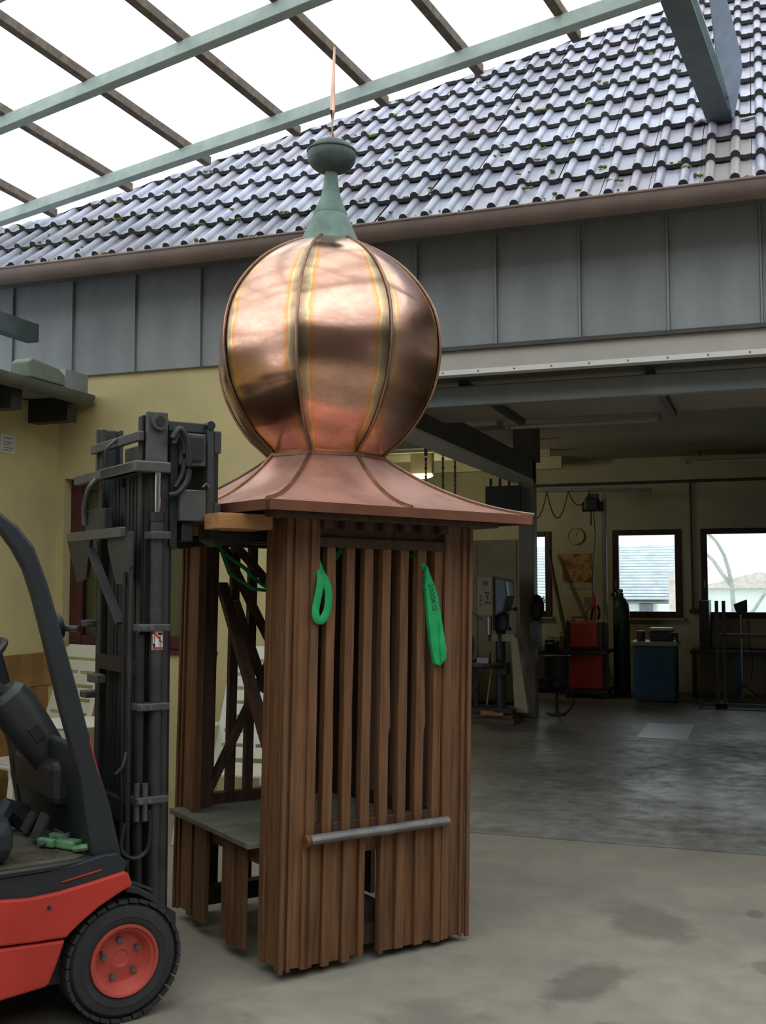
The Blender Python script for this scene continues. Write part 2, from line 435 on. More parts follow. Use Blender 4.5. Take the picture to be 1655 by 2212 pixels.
# front wall: yellow masonry, zinc cladding above
wf = frame('wall_front', 'yellow rendered workshop front with grey zinc cladding above')
g = G()
WX0, WX1, WZ0, WZ1 = -4.89, -3.63, 1.09, 2.33
g.bx(-4.97, WX0, 6.72, 7.02, 0, 3.09); g.bx(WX1, -3.05, 6.72, 7.02, 0, 3.09)
g.bx(WX0, WX1, 6.72, 7.02, 0, WZ0); g.bx(WX0, WX1, 6.72, 7.02, WZ1, 3.09)
g.obj('masonry', 'plaster_yellow', wf)
G().bx(-6.6, 5, 6.74, 7.02, 3.09, 3.95).obj('upper_wall', 'roof_under', wf)
panel = None
for k in range(-3, 19):
    x0 = -5.347 + 0.534*k
    if x0 > 4.5: break
    if panel is None:
        panel = G().bx(0.006, 0.528, 0, 0.03, 3.082, 3.86).obj('cladding_panel', 'zinc', wf, bevel=0.004)
        seam = G().bx(-0.006, 0.006, -0.022, 0.02, 3.078, 3.86).obj('standing_seam', 'zinc', wf, bevel=0.002)
        panel.location = (x0, YF, 0); seam.location = (x0, YF, 0)
    else:
        share(panel, wf, (x0, YF, 0)); share(seam, wf, (x0, YF, 0))
G().bx(-6.6, 5, 6.45, 6.74, 3.86, 3.90).obj('soffit', 'soffit', wf)
# door header
tr = frame('trim_1', 'beige door header with a white angle strip along its lower edge')
G().bx(-3.05, 5, 6.665, 6.70, 3.055, 3.08).obj('drip_edge', 'steel_dark', tr)
G().bx(-3.05, 5, 6.70, 6.74, 2.925, 3.06).obj('header_panel', 'header_beige', tr)
G().bx(-3.05, 5, 6.655, 6.74, 2.892, 2.925).obj('angle_strip', 'white_paint', tr, bevel=0.003)
sc_ = G().cyl((0, 0.004, 0), (0, -0.004, 0), 0.006, 8).obj('screw', 'bolt_grey', tr)
sc_.location = (-2.9, 6.655, 2.909)
for k in range(1, 14): share(sc_, tr, (-2.9+0.235*k, 6.655, 2.909))
d1 = frame('door_1', 'grey sectional door pushed up under the ceiling behind the header')
G().bx(-3.0, 4.9, 6.95, 7.02, 2.74, 2.875).obj('door_leaf', 'door_grey', d1, bevel=0.01)
G().bx(-3.0, 4.9, 7.02, 7.09, 2.80, 2.87).obj('door_leaf', 'door_grey', d1, bevel=0.01)
G().bx(-3.0, 4.9, 7.10, 8.9, 2.93, 2.97).obj('door_leaf', 'ceiling_paint', d1, bevel=0.01)
G().bx(-1.95, -1.9, 7.0, 8.9, 2.88, 2.93).obj('door_rail', 'steel_dark', d1)
G().bx(-0.72, -0.67, 7.0, 8.9, 2.88, 2.93).obj('door_rail', 'steel_dark', d1)

# window in the yellow front
w1 = frame('window_1', 'dark red framed window in the yellow front wall')
g = G(); t = 0.10
g.bx(WX0, WX0+t, 6.80, 6.88, WZ0, WZ1); g.bx(WX1-t, WX1, 6.80, 6.88, WZ0, WZ1)
g.bx(WX0+t, WX1-t, 6.80, 6.88, WZ1-0.09, WZ1); g.bx(WX0+t, WX1-t, 6.80, 6.88, WZ0, WZ0+0.09)
g.obj('window_frame', 'red_frame', w1, bevel=0.008)
G().bx(WX0+t, WX1-t, 6.835, 6.842, WZ0+0.09, WZ1-0.09).obj('pane', 'pane_glass', w1)
rows = []
for z in (WZ0+0.05, WZ1-0.05):
    rows.append([(WX0+0.06+i*0.0285, 6.93+0.018*math.sin(i*1.7), z) for i in range(41)])
G().grid(rows).obj('curtain', 'curtain', w1, smooth=True)
G().bx(WX0-0.02, WX1+0.02, 6.70, 6.80, WZ0-0.03, WZ0).obj('window_sill', 'red_frame', w1)

# left wing: low building at right angles to the front
wl = frame('wall_left', 'yellow rendered side wall with a brown tiled base')
G().bx(-5.25, -4.95, 1.5, 6.72, 0, 2.86).obj('masonry', 'plaster_yellow', wl)
dt = None
for r in range(5):
    for k in range(24):
        y0 = 6.70-0.125*(k+1)-(0.06 if r % 2 else 0)
        z1 = 1.065-0.24*r; z0 = max(0.0, z1-0.236)
        if z1 < 0.05: continue
        if dt is None:
            dt = G().bx(0, 0.014, 0, 0.121, 0, 0.236).obj('dado_tile', 'dado_tile', wl, bevel=0.002)
            dt.location = (-4.95, y0, z0)
        else:
            c = share(dt, wl, (-4.95, y0, z0))
            if z1-z0 < 0.23: c.scale = (1, 1, (z1-z0)/0.236)
rw = frame('roof_left', 'low grey roof of the left wing with a gutter along its edge')
G().bx(-8, -4.62, 1.5, 6.70, 2.87, 2.93).obj('roof_deck', 'zinc', rw)
gp = []
for i in range(9):
    a = math.pi*i/8
    gp.append((-4.53-0.065*math.cos(a), 2.885-0.075*math.sin(a)))
gp2 = [(-4.53+(x+4.53)*0.9, 2.885+(z-2.885)*0.9) for x, z in gp[::-1]]
g = G()
g.prism([(x, z) for x, z in gp+gp2], 'y', 1.5, 6.47)
g.obj('gutter', 'gutter_olive', rw, smooth=True)
raf = G().bx(-4.95, -4.62, -0.055, 0.055, 2.70, 2.86).obj('rafter_end', 'black_iron', rw)
raf.location = (0, 6.42, 0)
for y in (5.82, 5.22, 4.62, 4.02): share(raf, rw, (0, y, 0))
G().bx(-4.70, -4.52, 6.2, 6.46, 2.90, 3.03).obj('end_flashing', 'zinc', rw)
tag(G().prism([(5.80, 2.90), (6.17, 2.90), (6.17, 2.975), (6.10, 3.01), (5.82, 3.03), (5.78, 3.0)], 'x', -4.64, -4.50).obj('gutter_guard', 'guard_olive', rw, bevel=0.01), 'pale green moulded cover standing on the gutter')

# workshop shell
wb = frame('wall_back', 'yellowish rear wall of the workshop with three windows')
BW = [(-3.42, -3.09), (-2.18, -1.20), (-0.93, 0.05)]
g = G(); YB = 16.2
xs = -8.0
for x0, x1 in BW:
    g.bx(xs, x0, YB, YB+0.3, 0, 3.4); xs = x1
    g.bx(x0, x1, YB, YB+0.3, 0, 1.06); g.bx(x0, x1, YB, YB+0.3, 2.34, 3.4)
g.bx(xs, 5, YB, YB+0.3, 0, 3.4)
g.obj('masonry', 'wall_inside', wb)
labels = ['narrow brown framed window beside the workshop post', 'brown framed rear window looking onto a tiled roof', 'brown framed rear window looking onto a bare tree']
for i, (x0, x1) in enumerate(BW):
    w = frame('window_%d' % (i+2), labels[i])
    g = G(); t = 0.09
    g.bx(x0, x0+t, YB-0.03, YB+0.06, 1.06, 2.34); g.bx(x1-t, x1, YB-0.03, YB+0.06, 1.06, 2.34)
    g.bx(x0+t, x1-t, YB-0.03, YB+0.06, 1.06, 1.15); g.bx(x0+t, x1-t, YB-0.03, YB+0.06, 2.26, 2.34)
    g.obj('window_frame', 'window_brown', w, bevel=0.008)
    G().bx(x0+t, x1-t, YB+0.01, YB+0.016, 1.15, 2.26).obj('pane', 'pane_glass', w)
    G().bx(x0-0.03, x1+0.03, YB-0.08, YB, 1.03, 1.06).obj('window_sill', 'machine_beige', w)
    G().tube([(x0+0.05, YB-0.05, 1.50), (x0+0.05, YB-0.06, 1.60)], 0.012, 8).obj('window_handle', 'bare_steel', w)
struct(G().bx(-8.3, -8.0, 7.0, 16.5, 0, 3.4).obj('wall_side', 'wall_inside'), 'yellowish far side wall inside the workshop')
struct(G().bx(4.7, 5.0, 7.0, 16.5, 0, 3.4).obj('wall_right', 'wall_inside'), 'yellowish right side wall inside the workshop')
ce = frame('ceiling', 'dull beige workshop ceiling')
G().bx(-8.3, 5, 7.02, 16.5, 3.40, 3.55).obj('ceiling_slab', 'ceiling_paint', ce)
for y in (9.6, 12.7, 15.6): G().bx(-8, -2.8, y-0.06, y+0.06, 3.22, 3.40).obj('joist', 'wall_inside', ce)
for y in (8.6, 10.6, 11.6, 13.7, 14.7): G().bx(-8, -2.8, y-0.03, y+0.03, 3.30, 3.40).obj('joist', 'wall_inside', ce)
tb = frame('trim_2', 'dark steel ceiling beam carried by a post in the workshop')
G().bx(-2.78, -2.60, 7.02, 12.7, 2.78, 3.02).obj('beam', 'soffit', tb)
G().bx(-2.86, -2.60, 7.02, 12.7, 2.752, 2.78).obj('beam_flange', 'white_paint', tb)
G().bx(-2.78, -2.60, 12.56, 12.76, 0, 3.0).obj('post', 'post_grey', tb, bevel=0.01)
G().bx(-2.82, -2.56, 12.5, 12.8, 3.0, 3.40).obj('post_head', 'soffit', tb)

# the tiled roof
PH = math.radians(43); cP, sP = math.cos(PH), math.sin(PH)
EY, EZ = 6.335, 3.80
rf = frame('roof', 'grey concrete tiled roof over the workshop with a brown gutter')
tilt = math.radians(6.0)
TW, TL_ = 0.2822, 0.385
prof = []
for k in range(2):
    xo = k*TW/2
    prof.append((xo+0.000, 0.004))
    for a in range(7):
        an = math.pi - math.pi*a/6
        prof.append((xo+0.050+0.029*math.cos(an), 0.004+0.032*math.sin(an)))
    prof.append((xo+0.085, 0.004)); prof.append((xo+0.112, 0.001))
prof.append((TW-0.002, 0.006))
def tile_mesh(bm, M):
    th = 0.023
    def V(x, y, z): return bm.verts.new(M @ Vector((x, y, z)))
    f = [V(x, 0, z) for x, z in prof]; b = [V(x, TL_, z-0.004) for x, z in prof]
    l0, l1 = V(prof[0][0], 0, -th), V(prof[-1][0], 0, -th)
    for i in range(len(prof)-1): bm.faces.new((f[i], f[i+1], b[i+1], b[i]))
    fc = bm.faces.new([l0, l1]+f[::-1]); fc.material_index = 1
RT = Matrix.Rotation(PH - tilt, 4, 'X')
def tile_at(col, row):
    d = 0.325*row
    return Vector((-6.252+TW*col, EY + d*cP, EZ + d*sP)) + Vector((0, -sP, cP))*0.042
bm = bmesh.new(); tile_mesh(bm, Matrix())
bmesh.ops.recalc_face_normals(bm, faces=bm.faces)
tme = bpy.data.meshes.new('roof_tile'); bm.to_mesh(tme); bm.free(); tme.materials.append(MAT['tile_clay']); tme.materials.append(MAT['tile_edge_shade'])
tme.polygons.foreach_set('use_smooth', [True]*len(tme.polygons)); tme.set_sharp_from_angle(angle=math.radians(50))
def tile_variant(m_):
    c = tme.copy(); c.materials[0] = MAT[m_]; return c
tme_p, tme_r = tile_variant('tile_purple'), tile_variant('tile_rust')
far = bmesh.new()
NC, NR = 25, 12
for row in range(18):
    for col in range(-1, 31):
        p = tile_at(col, row)
        jit = Matrix.Translation(Vector((random.uniform(-.002, .002), random.uniform(-.004, .004), random.uniform(-.003, .003))))
        if row < NR and 0 <= col < NC:
            kind_ = tme_r if (row < 2 and abs(p.x+0.30) < 0.2) else (tme_p if random.random() < 0.16 else tme)
            o = bpy.data.objects.new('roof_tile', kind_); COL.objects.link(o); o.parent = rf
            o.matrix_local = jit @ Matrix.Translation(p) @ RT
        else:
            tile_mesh(far, jit @ Matrix.Translation(p) @ RT)
bmesh.ops.recalc_face_normals(far, faces=far.faces)
me = bpy.data.meshes.new('more_roof_tiles'); far.to_mesh(me); far.free(); me.materials.append(MAT['tile_clay']); me.materials.append(MAT['tile_edge_shade'])
o = bpy.data.objects.new('more_roof_tiles', me); COL.objects.link(o); o.parent = rf; o['kind'] = 'stuff'
# roof boarding under the tiles
e0 = Vector((0, EY+0.03, EZ-0.02)); e1 = e0 + Vector((0, cP, sP))*6.2
g = G()
g._box([(-6.6, e0.y, e0.z-0.06), (3.1, e0.y, e0.z-0.06), (3.1, e1.y, e1.z-0.06), (-6.6, e1.y, e1.z-0.06),
        (-6.6, e0.y, e0.z), (3.1, e0.y, e0.z), (3.1, e1.y, e1.z), (-6.6, e1.y, e1.z)])
g.obj('roof_boarding', 'roof_under', rf)
gp = []; cy_, cz_, rr = 6.262, 3.776, 0.085
for i in range(11):
    a = math.pi*i/10
    gp.append((cy_-rr*math.cos(a), cz_-rr*math.sin(a)))
gp2 = [(cy_+(y-cy_)*0.93, cz_+(z-cz_)*0.93) for y, z in gp[::-1]]
G().prism(gp+gp2, 'x', -6.6, 3.1).obj('gutter', 'gutter_brown', rf, smooth=True)
G().tube([(-6.6, cy_-rr, cz_+0.004), (3.1, cy_-rr, cz_+0.004)], 0.009, 8).obj('gutter_bead', 'gutter_brown', rf)
G().bx(-6.6, 3.1, 6.36, 6.46, 3.72, 3.86).obj('eaves_board', 'soffit', rf)
# moss
g = G()
for k in range(260):
    row = random.choice((0, 0, 0, 1, 1, 2, 3, 4, 5, 6, 7, 8)); col = random.uniform(0, 22)
    p = tile_at(col, row) + Vector((0, cP, sP))*random.choice((random.uniform(0.0, 0.05), random.uniform(0, .3), -0.015)) + Vector((0, -sP, cP))*0.004
    s = random.uniform(0.005, 0.016)
    for q in range(random.randint(1, 3)):
        c = p + Vector((random.uniform(-.04, .04), random.uniform(-.01, .01), random.uniform(-.008, .008)))
        M = Matrix.Translation(c) @ Matrix.Diagonal((s*random.uniform(.8, 1.8), s, s*0.7, 1))
        bmesh.ops.create_icosphere(g.bm, subdivisions=1, radius=1, matrix=M)
mo = g.obj('moss', 'moss', rf); mo['kind'] = 'stuff'

# ------------------------------------------------------------------ canopy over the yard
NV = Vector((-0.031, 0.139, 0.99)).normalized()
GV = Vector((0.978, -0.201, 0.059)).normalized()
BV = NV.cross(GV).normalized()
CP = 5.405641
def cpt(gc, bc, off=0.0):        # canopy grid -> world
    return GV*gc + BV*bc + NV*(CP+off)
ca = frame('canopy', 'translucent yard canopy on green steel rafters and dark battens')
for bc in (3.83, 4.69, 2.97, 2.1, 1.2):
    G().bar(cpt(-7.6, bc, -0.075), cpt(-1.30, bc, -0.075), 0.062, 0.085, NV).obj('green_rafter', 'steel_green', ca, bevel=0.004)
clip = None
for gc in (-7.5, -6.76, -6.023, -5.245, -4.516, -3.762, -3.095, -2.445, -1.84):
    a, b = cpt(gc, 4.93, -0.002), cpt(gc, 1.0, -0.002)
    G().bar(a, b, 0.052, 0.06, NV).obj('batten', 'batten_wood', ca, bevel=0.004)
    for bc in (3.83, 4.69):
        c = cpt(gc-0.035, bc+0.045, -0.035)
        G().box(c, (0.018, 0.03, 0.03)).obj('batten_clip', 'steel_green_dark', ca)
# sheets, one strip per bay and a half
gs = [-7.7+0.80*i for i in range(9)]
for i in range(8):
    g = G(); rows = []
    for bc in (4.99, 0.9):
        rows.append([cpt(gs[i]+0.80*j/16, bc, 0.034+0.006*math.cos(j*math.pi*0.5)) for j in range(17)])
    g.grid(rows).obj('canopy_sheet', 'canopy_sheet', ca, smooth=True)
# main girder over the right end
gi = frame('trim_3', 'dark green steel girder rising from the tiled roof with a zinc flashing')
f0 = Vector((-0.222, 7.06, 4.462)); dirg = Vector((-0.169, -1.252, 0.170)).normalized()
side = dirg.cross(Vector((0, 0, 1))).normalized()      # towards -x or +x
if side.x < 0: side = -side
upg = side.cross(dirg); upg = upg if upg.z > 0 else -upg
fe = f0 + dirg*6.0
G().bar(f0, fe, 0.15, 0.016, upg).obj('lower_flange', 'steel_green_dark', gi)
G().bar(f0+upg*0.10, fe+upg*0.10, 0.012, 0.20, upg).obj('web', 'steel_green', gi)
G().bar(f0+upg*0.20, fe+upg*0.20, 0.10, 0.014, upg).obj('upper_flange', 'steel_green', gi)
G().box(f0-dirg*0.02+upg*0.06, (0.16, 0.014, 0.3)).obj('end_plate', 'steel_green_dark', gi)
pl = [(0.0, -0.015), (0.22, 0.075), (0.42, 0.15), (0.59, 0.17), (1.06, 0.18), (2.2, 0.19), (2.2, 0.13), (1.17, 0.09), (0.73, 0.03), (0.27, 0.018)]
wv = side*math.cos(math.radians(40)) + upg*math.sin(math.radians(40)); nvv = dirg.cross(wv)
g = G()
va = [g.bm.verts.new(f0 + side*0.08 + dirg*x + wv*z) for x, z in pl]
vb = [g.bm.verts.new(f0 + side*0.08 + dirg*x + wv*z + nvv*0.01) for x, z in pl]
g.bm.faces.new(va); g.bm.faces.new(vb[::-1])
for i in range(len(pl)):
    j = (i+1) % len(pl); g.bm.faces.new((va[i], va[j], vb[j], vb[i]))
g.obj('flashing', 'flashing_blue', gi)
G().tube([f0+Vector((-0.22, -0.03, 0.0)), f0+Vector((-0.12, -0.05, 0.035)), f0+Vector((-0.07, -0.05, 0.01))], 0.012, 6).obj('lead_apron', 'bare_steel', gi)
G().tube([f0+Vector((0.08, -0.04, 0.0)), f0+Vector((0.15, -0.05, 0.0)), f0+Vector((0.22, -0.03, 0.015))], 0.012, 6).obj('lead_apron', 'bare_steel', gi)
G().bar((-4.98, 6.44, 3.36), (-4.98, 1.5, 3.36), 0.10, 0.13).obj('eaves_girder', 'steel_green_dark', gi)
# unseen building added behind the viewer to block low sky (mirrored in the copper)
wr = frame('sky_block_rear', 'unseen dark building added across the yard to block low sky light')
G().bx(-11, 9, -6.4, -6.1, 0, 6.4).obj('cladding', 'yard_dark', wr)
G().bx(-11, 9, -6.6, -5.7, 6.4, 6.6).obj('eaves', 'gutter_brown', wr)
G().bx(-5.5, -1.5, -6.15, -6.06, 0, 2.9).obj('door_leaf', 'door_grey', wr)
G().bx(1.0, 3.5, -6.15, -6.06, 0.9, 2.3).obj('window_pane', 'steel_dark', wr)
ws = frame('sky_block_right', 'unseen dark building added on the right of the yard to block low sky light')  # added out of view, tall and dark to keep low sky light out
G().bx(6.2, 6.5, -6.1, 6.6, 0, 6.0).obj('cladding', 'yard_dark', ws)
G().bx(5.8, 6.6, -6.1, 6.6, 6.0, 6.2).obj('eaves', 'gutter_brown', ws)
G().bx(6.15, 6.2, -2.5, 1.5, 0, 2.9).obj('door_leaf', 'door_grey', ws)

# ------------------------------------------------------------------ beyond the rear windows
struct(G().bx(-60, 40, 17.5, 120, -3.2, -3.0).obj('ground', 'far_ground'), 'pale ground outside the rear windows')
h = thing('house', 'pale house with a grey tiled roof beyond the rear window', 'house', (-6.5, 30.5, -3.0))
G().bx(-6, 3.55, 0.1, 7, 0, 4.2).obj('wall', 'far_wall', h)
for r in range(19):
    y = -0.25+0.19*r; z = 4.10+0.085*r
    G().bx(-6.4, 3.92, y, y+0.20, z+0.028, z+0.10).obj('tile_row', 'far_roof', h)
G().bx(3.1, 3.45, 0.02, 0.1, 3.4, 4.0).obj('window', 'cloth_grey', h)
G().prism([(-.1, 4.05), (3.6, 5.70), (3.6, 5.5), (.1, 4.0)], 'x', -6.35, 3.88).obj('roof_deck', 'far_gap', h)
h2 = thing('garden_wall', 'pinkish brick wall beside the house beyond the rear window', 'wall', (-1.9, 29.6, -3.0))
G().bx(-.62, 0.05, 0, 0.4, 0, 4.9).obj('brickwork', 'far_brick', h2)
h3 = thing('distant_house', 'distant white house behind the bare tree', 'house', (0.6, 52, -3.0))
G().bx(-3.6, 1.5, 0, 5, 0, 4.35).obj('wall', 'far_wall', h3)
G().prism([(-4.0, 4.35), (1.9, 4.35), (-1.0, 5.1)], 'y', -0.3, 5.3).obj('roof', 'far_brick', h3)
tr_ = thing('bare_tree', 'leafless forked tree outside the right rear window', 'tree', (-0.62, 26, -3.0))
trunk = G(); br = G()
random.seed(11)
def grow(p, d, L_, r, n):
    pts = [p]; q = Vector(p); dd = Vector(d)
    for i in range(4):
        w_ = 0.3 if n == 5 else 1.0
        dd = (dd + w_*Vector((random.uniform(-.28, .28), random.uniform(-.2, .2), random.uniform(-.05, .15)))).normalized()
        q = q + dd*L_/4; pts.append(Vector(q))
    (trunk if n >= 5 else br).tube(pts, [r*(1-0.12*i) for i in range(5)], 6)
    if n > 0:
        for k in range(3 if n > 1 else 2):
            nd_ = (dd + Vector((random.uniform(-.9, .9), random.uniform(-.5, .5), random.uniform(-.1, .6)))).normalized()
            grow(pts[-1 if k < 2 else 3], nd_, L_*(0.34 if n == 5 else 0.72), r*0.55, n-1)
grow(Vector((0, 0, 0)), Vector((-0.02, 0, 1)), 4.5, 0.10, 5)
trunk.obj('trunk', 'far_bark', tr_, smooth=True); br.obj('branches', 'far_bark', tr_, smooth=True)
random.seed(5)
# ------------------------------------------------------------------ the bell turret hanging on the forklift
OX, OY, AZ = -1.829, 3.92, math.radians(53.492)
W_, D_ = 0.94, 1.05                      # turret body: along the right face, along the left face
CU, CV = W_/2+0.005, D_/2
fh = Vector((-math.sin(YAW), math.cos(YAW), 0))
tu = thing('bell_turret', 'dark wooden slatted bell turret with a copper onion dome, lifted by the forklift', 'turret')
tu.matrix_world = Matrix.Translation((OX, OY, 0.045)) @ Matrix.Rotation(math.radians(1.05), 4, fh) @ Matrix.Rotation(AZ, 4, 'Z')
TOP = 1.78
def pilaster(cx, cy, sx, sy):
    """corner post at (cx, cy); sx, sy point into the body"""
    def B(g, x0, x1, y0, y1, z0, z1):
        X = sorted((cx+sx*x0, cx+sx*x1)); Y = sorted((cy+sy*y0, cy+sy*y1))
        return g.bx(X[0], X[1], Y[0], Y[1], z0, z1)
    g = G(); B(g, 0.018, 0.135, 0.018, 0.05, 0, TOP); B(g, 0.018, 0.05, 0.05, 0.185, 0, TOP)
    p = g.obj('corner_pilaster', 'turret_wood', tu, bevel=0.004)
    B(G(), 0.0, 0.020, 0.0, 0.020, -0.01, TOP).obj('bead', 'turret_wood', p, bevel=0.006)
    B(G(), 0.036, 0.054, 0.004, 0.02, -0.006, TOP).obj('bead', 'turret_wood', p, bevel=0.006)
    B(G(), 0.004, 0.02, 0.036, 0.054, -0.006, TOP).obj('bead', 'turret_wood', p, bevel=0.006)
    B(G(), 0.112, 0.152, 0.006, 0.024, -0.004, TOP).obj('edge_strip', 'turret_wood', p, bevel=0.003)
    B(G(), 0.006, 0.024, 0.15, 0.195, -0.004, TOP).obj('edge_strip', 'turret_wood', p, bevel=0.003)
    B(G(), 0.05, 0.13, 0.05, 0.13, 0.02, TOP).obj('inner_post', 'turret_wood_shade', p)
pilaster(0, 0, 1, 1); pilaster(W_, 0, -1, 1); pilaster(0, D_, 1, -1); pilaster(W_, D_, -1, -1)
# right-hand face (towards the viewer): rail, slats, sill, boards below
SL = [0.218, 0.310, 0.400, 0.491, 0.583, 0.674, 0.766]
rng = random.Random(3)
for i, u in enumerate(SL):
    w = 0.0215
    zs = [0.505+(0.0 if i % 3 else -0.012), 0.8, 1.0, 1.2, 1.45, 1.662]
    L_ = [(u-w+rng.uniform(-.0015, .0015), z) for z in zs]; R_ = [(u+w+rng.uniform(-.003, .002), z) for z in zs[::-1]]
    if i in (3, 5): R_.insert(3, (u+w+0.008, 0.92)); R_.insert(4, (u+w-0.004, 0.86))
    G().prism(L_+R_, 'y', 0.022, 0.062).obj('slat', 'turret_wood', tu, bevel=0.003)
G().bx(0.13, 0.835, 0.012, 0.058, 1.660, 1.702).obj('top_rail', 'turret_wood_shade', tu, bevel=0.004)
G().bx(0.05, W_-0.05, 0.035, 0.07, 1.70, TOP+0.02).obj('frieze_board', 'turret_wood_shade', tu)
dn_ = G().bx(-0.022, 0.022, 0, 0.05, 0, 0.04).obj('dentil', 'turret_wood_shade', tu, bevel=0.003)
dn_.location = (0.18, -0.012, 1.735)
for k in range(1, 7): share(dn_, tu, (0.18+0.098*k, -0.012, 1.735))
g = G().bx(0.14, 0.83, 0.035, 0.075, 0.50, 0.545); g.obj('bottom_rail', 'turret_wood_shade', tu, bevel=0.004)
si = G(); si.tube([(0.12, -0.012, 0.497), (0.3, -0.013, 0.50), (0.5, -0.011, 0.499), (0.65, -0.014, 0.503), (0.802, -0.012, 0.502)], [0.025, 0.024, 0.025, 0.024, 0.025], 12, flat=0.8)
si = si.obj('sill', 'lead_sill', tu, smooth=True)
G().cyl((0.098, -0.012, 0.495), (0.122, -0.012, 0.497), 0.026, 12, 0.024).obj('sill_end', 'turret_wood', si, smooth=True)
boards = [(0.12, 0.395), (0.475, 0.80)]
for a, b in ((0.135, 0.20), (0.20, 0.29), (0.29, 0.392), (0.472, 0.55), (0.55, 0.65), (0.65, 0.81)):
    G().bx(a+0.001, b-0.001, 0.026, 0.046, 0.0+rng.uniform(-.006, .008), 0.488).obj('lower_board', 'turret_wood', tu, bevel=0.002)
for a, b in ((0.100, 0.140), (0.197, 0.233), (0.290, 0.330), (0.368, 0.396), (0.472, 0.490), (0.552, 0.594), (0.650, 0.694), (0.747, 0.786)):
    G().bx(a, b, 0.006, 0.026, -0.008+rng.uniform(-.006, .006), 0.486).obj('cover_strip', 'turret_wood', tu, bevel=0.004)
G().bx(0.13, 0.83, 0.05, 0.09, 0.405, 0.46).obj('cross_rail', 'turret_wood', tu, bevel=0.003)
# left-hand face: open above the platform, few boards below
G().bx(0.03, 0.07, 0.15, D_-0.15, 1.725, TOP+0.02).obj('top_rail', 'turret_wood_shade', tu)
pf = G().bx(-0.045, W_-0.10, 0.20, D_-0.05, 0.435, 0.46).obj('platform', 'weathered_board', tu, bevel=0.004)
for v0, v1 in ((0.315, 0.415), (0.425, 0.525), (0.69, 0.815)):
    G().bx(0.0, 0.022, v0, v1, 0.0, 0.432).obj('lower_board', 'turret_wood', tu, bevel=0.003)
G().bx(-0.012, 0.004, 0.40, 0.44, -0.004, 0.432).obj('cover_strip', 'turret_wood', tu, bevel=0.003)
G().bx(0.028, 0.06, 0.16, D_-0.16, 0.36, 0.432).obj('cross_rail', 'turret_wood', tu)
# far faces, seen through the openings
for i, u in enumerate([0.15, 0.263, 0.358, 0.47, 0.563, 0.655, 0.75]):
    G().bx(u-0.02, u+0.02, D_-0.06, D_-0.025, 0.50, 1.68).obj('slat', 'turret_wood_shade', tu)
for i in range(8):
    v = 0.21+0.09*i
    G().bx(W_-0.06, W_-0.025, v-0.022, v+0.022, 0.50, 1.68).obj('slat', 'turret_wood_shade', tu)
G().bx(0.1, W_-0.1, D_-0.07, D_-0.02, 0.46, 0.51).obj('bottom_rail', 'turret_wood_shade', tu)
G().bx(0.1, W_-0.1, D_-0.07, D_-0.02, 1.68, TOP).obj('top_rail', 'turret_wood_shade', tu)
G().bx(W_-0.07, W_-0.02, 0.1, D_-0.1, 0.44, 0.51).obj('bottom_rail', 'turret_wood_shade', tu)
G().bx(W_-0.07, W_-0.02, 0.1, D_-0.1, 1.68, TOP).obj('top_rail', 'turret_wood_shade', tu)
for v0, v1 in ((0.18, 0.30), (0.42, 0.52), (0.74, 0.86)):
    G().bx(W_-0.03, W_-0.005, v0, v1, 0.0, 0.44).obj('lower_board', 'turret_wood_shade', tu)
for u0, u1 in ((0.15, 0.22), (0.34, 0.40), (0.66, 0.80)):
    G().bx(u0, u1, D_-0.03, D_-0.005, 0.0, 0.44).obj('lower_board', 'turret_wood_shade', tu)
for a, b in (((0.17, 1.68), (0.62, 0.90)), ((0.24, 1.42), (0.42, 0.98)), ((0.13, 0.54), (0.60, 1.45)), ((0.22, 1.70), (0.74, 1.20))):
    G().bar((a[0], D_-0.10, a[1]), (b[0], D_-0.10, b[1]), 0.03, 0.045, (0, 1, 0)).obj('brace', 'turret_wood_shade', tu)
G().bar((0.12, 0.16, 0.55), (0.12, D_-0.2, 1.5), 0.03, 0.05, (1, 0, 0))  .obj('brace', 'turret_wood_shade', tu)
# bearers low inside the body
G().bar((0.10, 0.10, 0.06), (W_-0.1, 0.10, 0.06), 0.06, 0.08).obj('sole_plate', 'turret_wood_shade', tu)
G().bar((0.10, D_-0.12, 0.06), (W_-0.1, D_-0.12, 0.06), 0.06, 0.08).obj('sole_plate', 'turret_wood_shade', tu)
G().bar((0.48, 0.10, 0.14), (0.48, D_-0.12, 0.14), 0.10, 0.08).obj('sole_plate', 'turret_wood_shade', tu)
# deck under the roof
EU0, EU1, EV0, EV1 = CU-0.665, CU+0.665, CV-0.70, CV+0.70
ZE = 1.825
G().bx(EU0+0.02, EU1-0.02, EV0+0.02, EV1-0.02, 1.795, 1.81).obj('soffit', 'turret_wood_shade', tu)
G().bx(EU0+0.10, EU1-0.10, EV0+0.12, EV1-0.12, 1.770, 1.797).obj('soffit_mould', 'turret_wood_shade', tu, bevel=0.006)

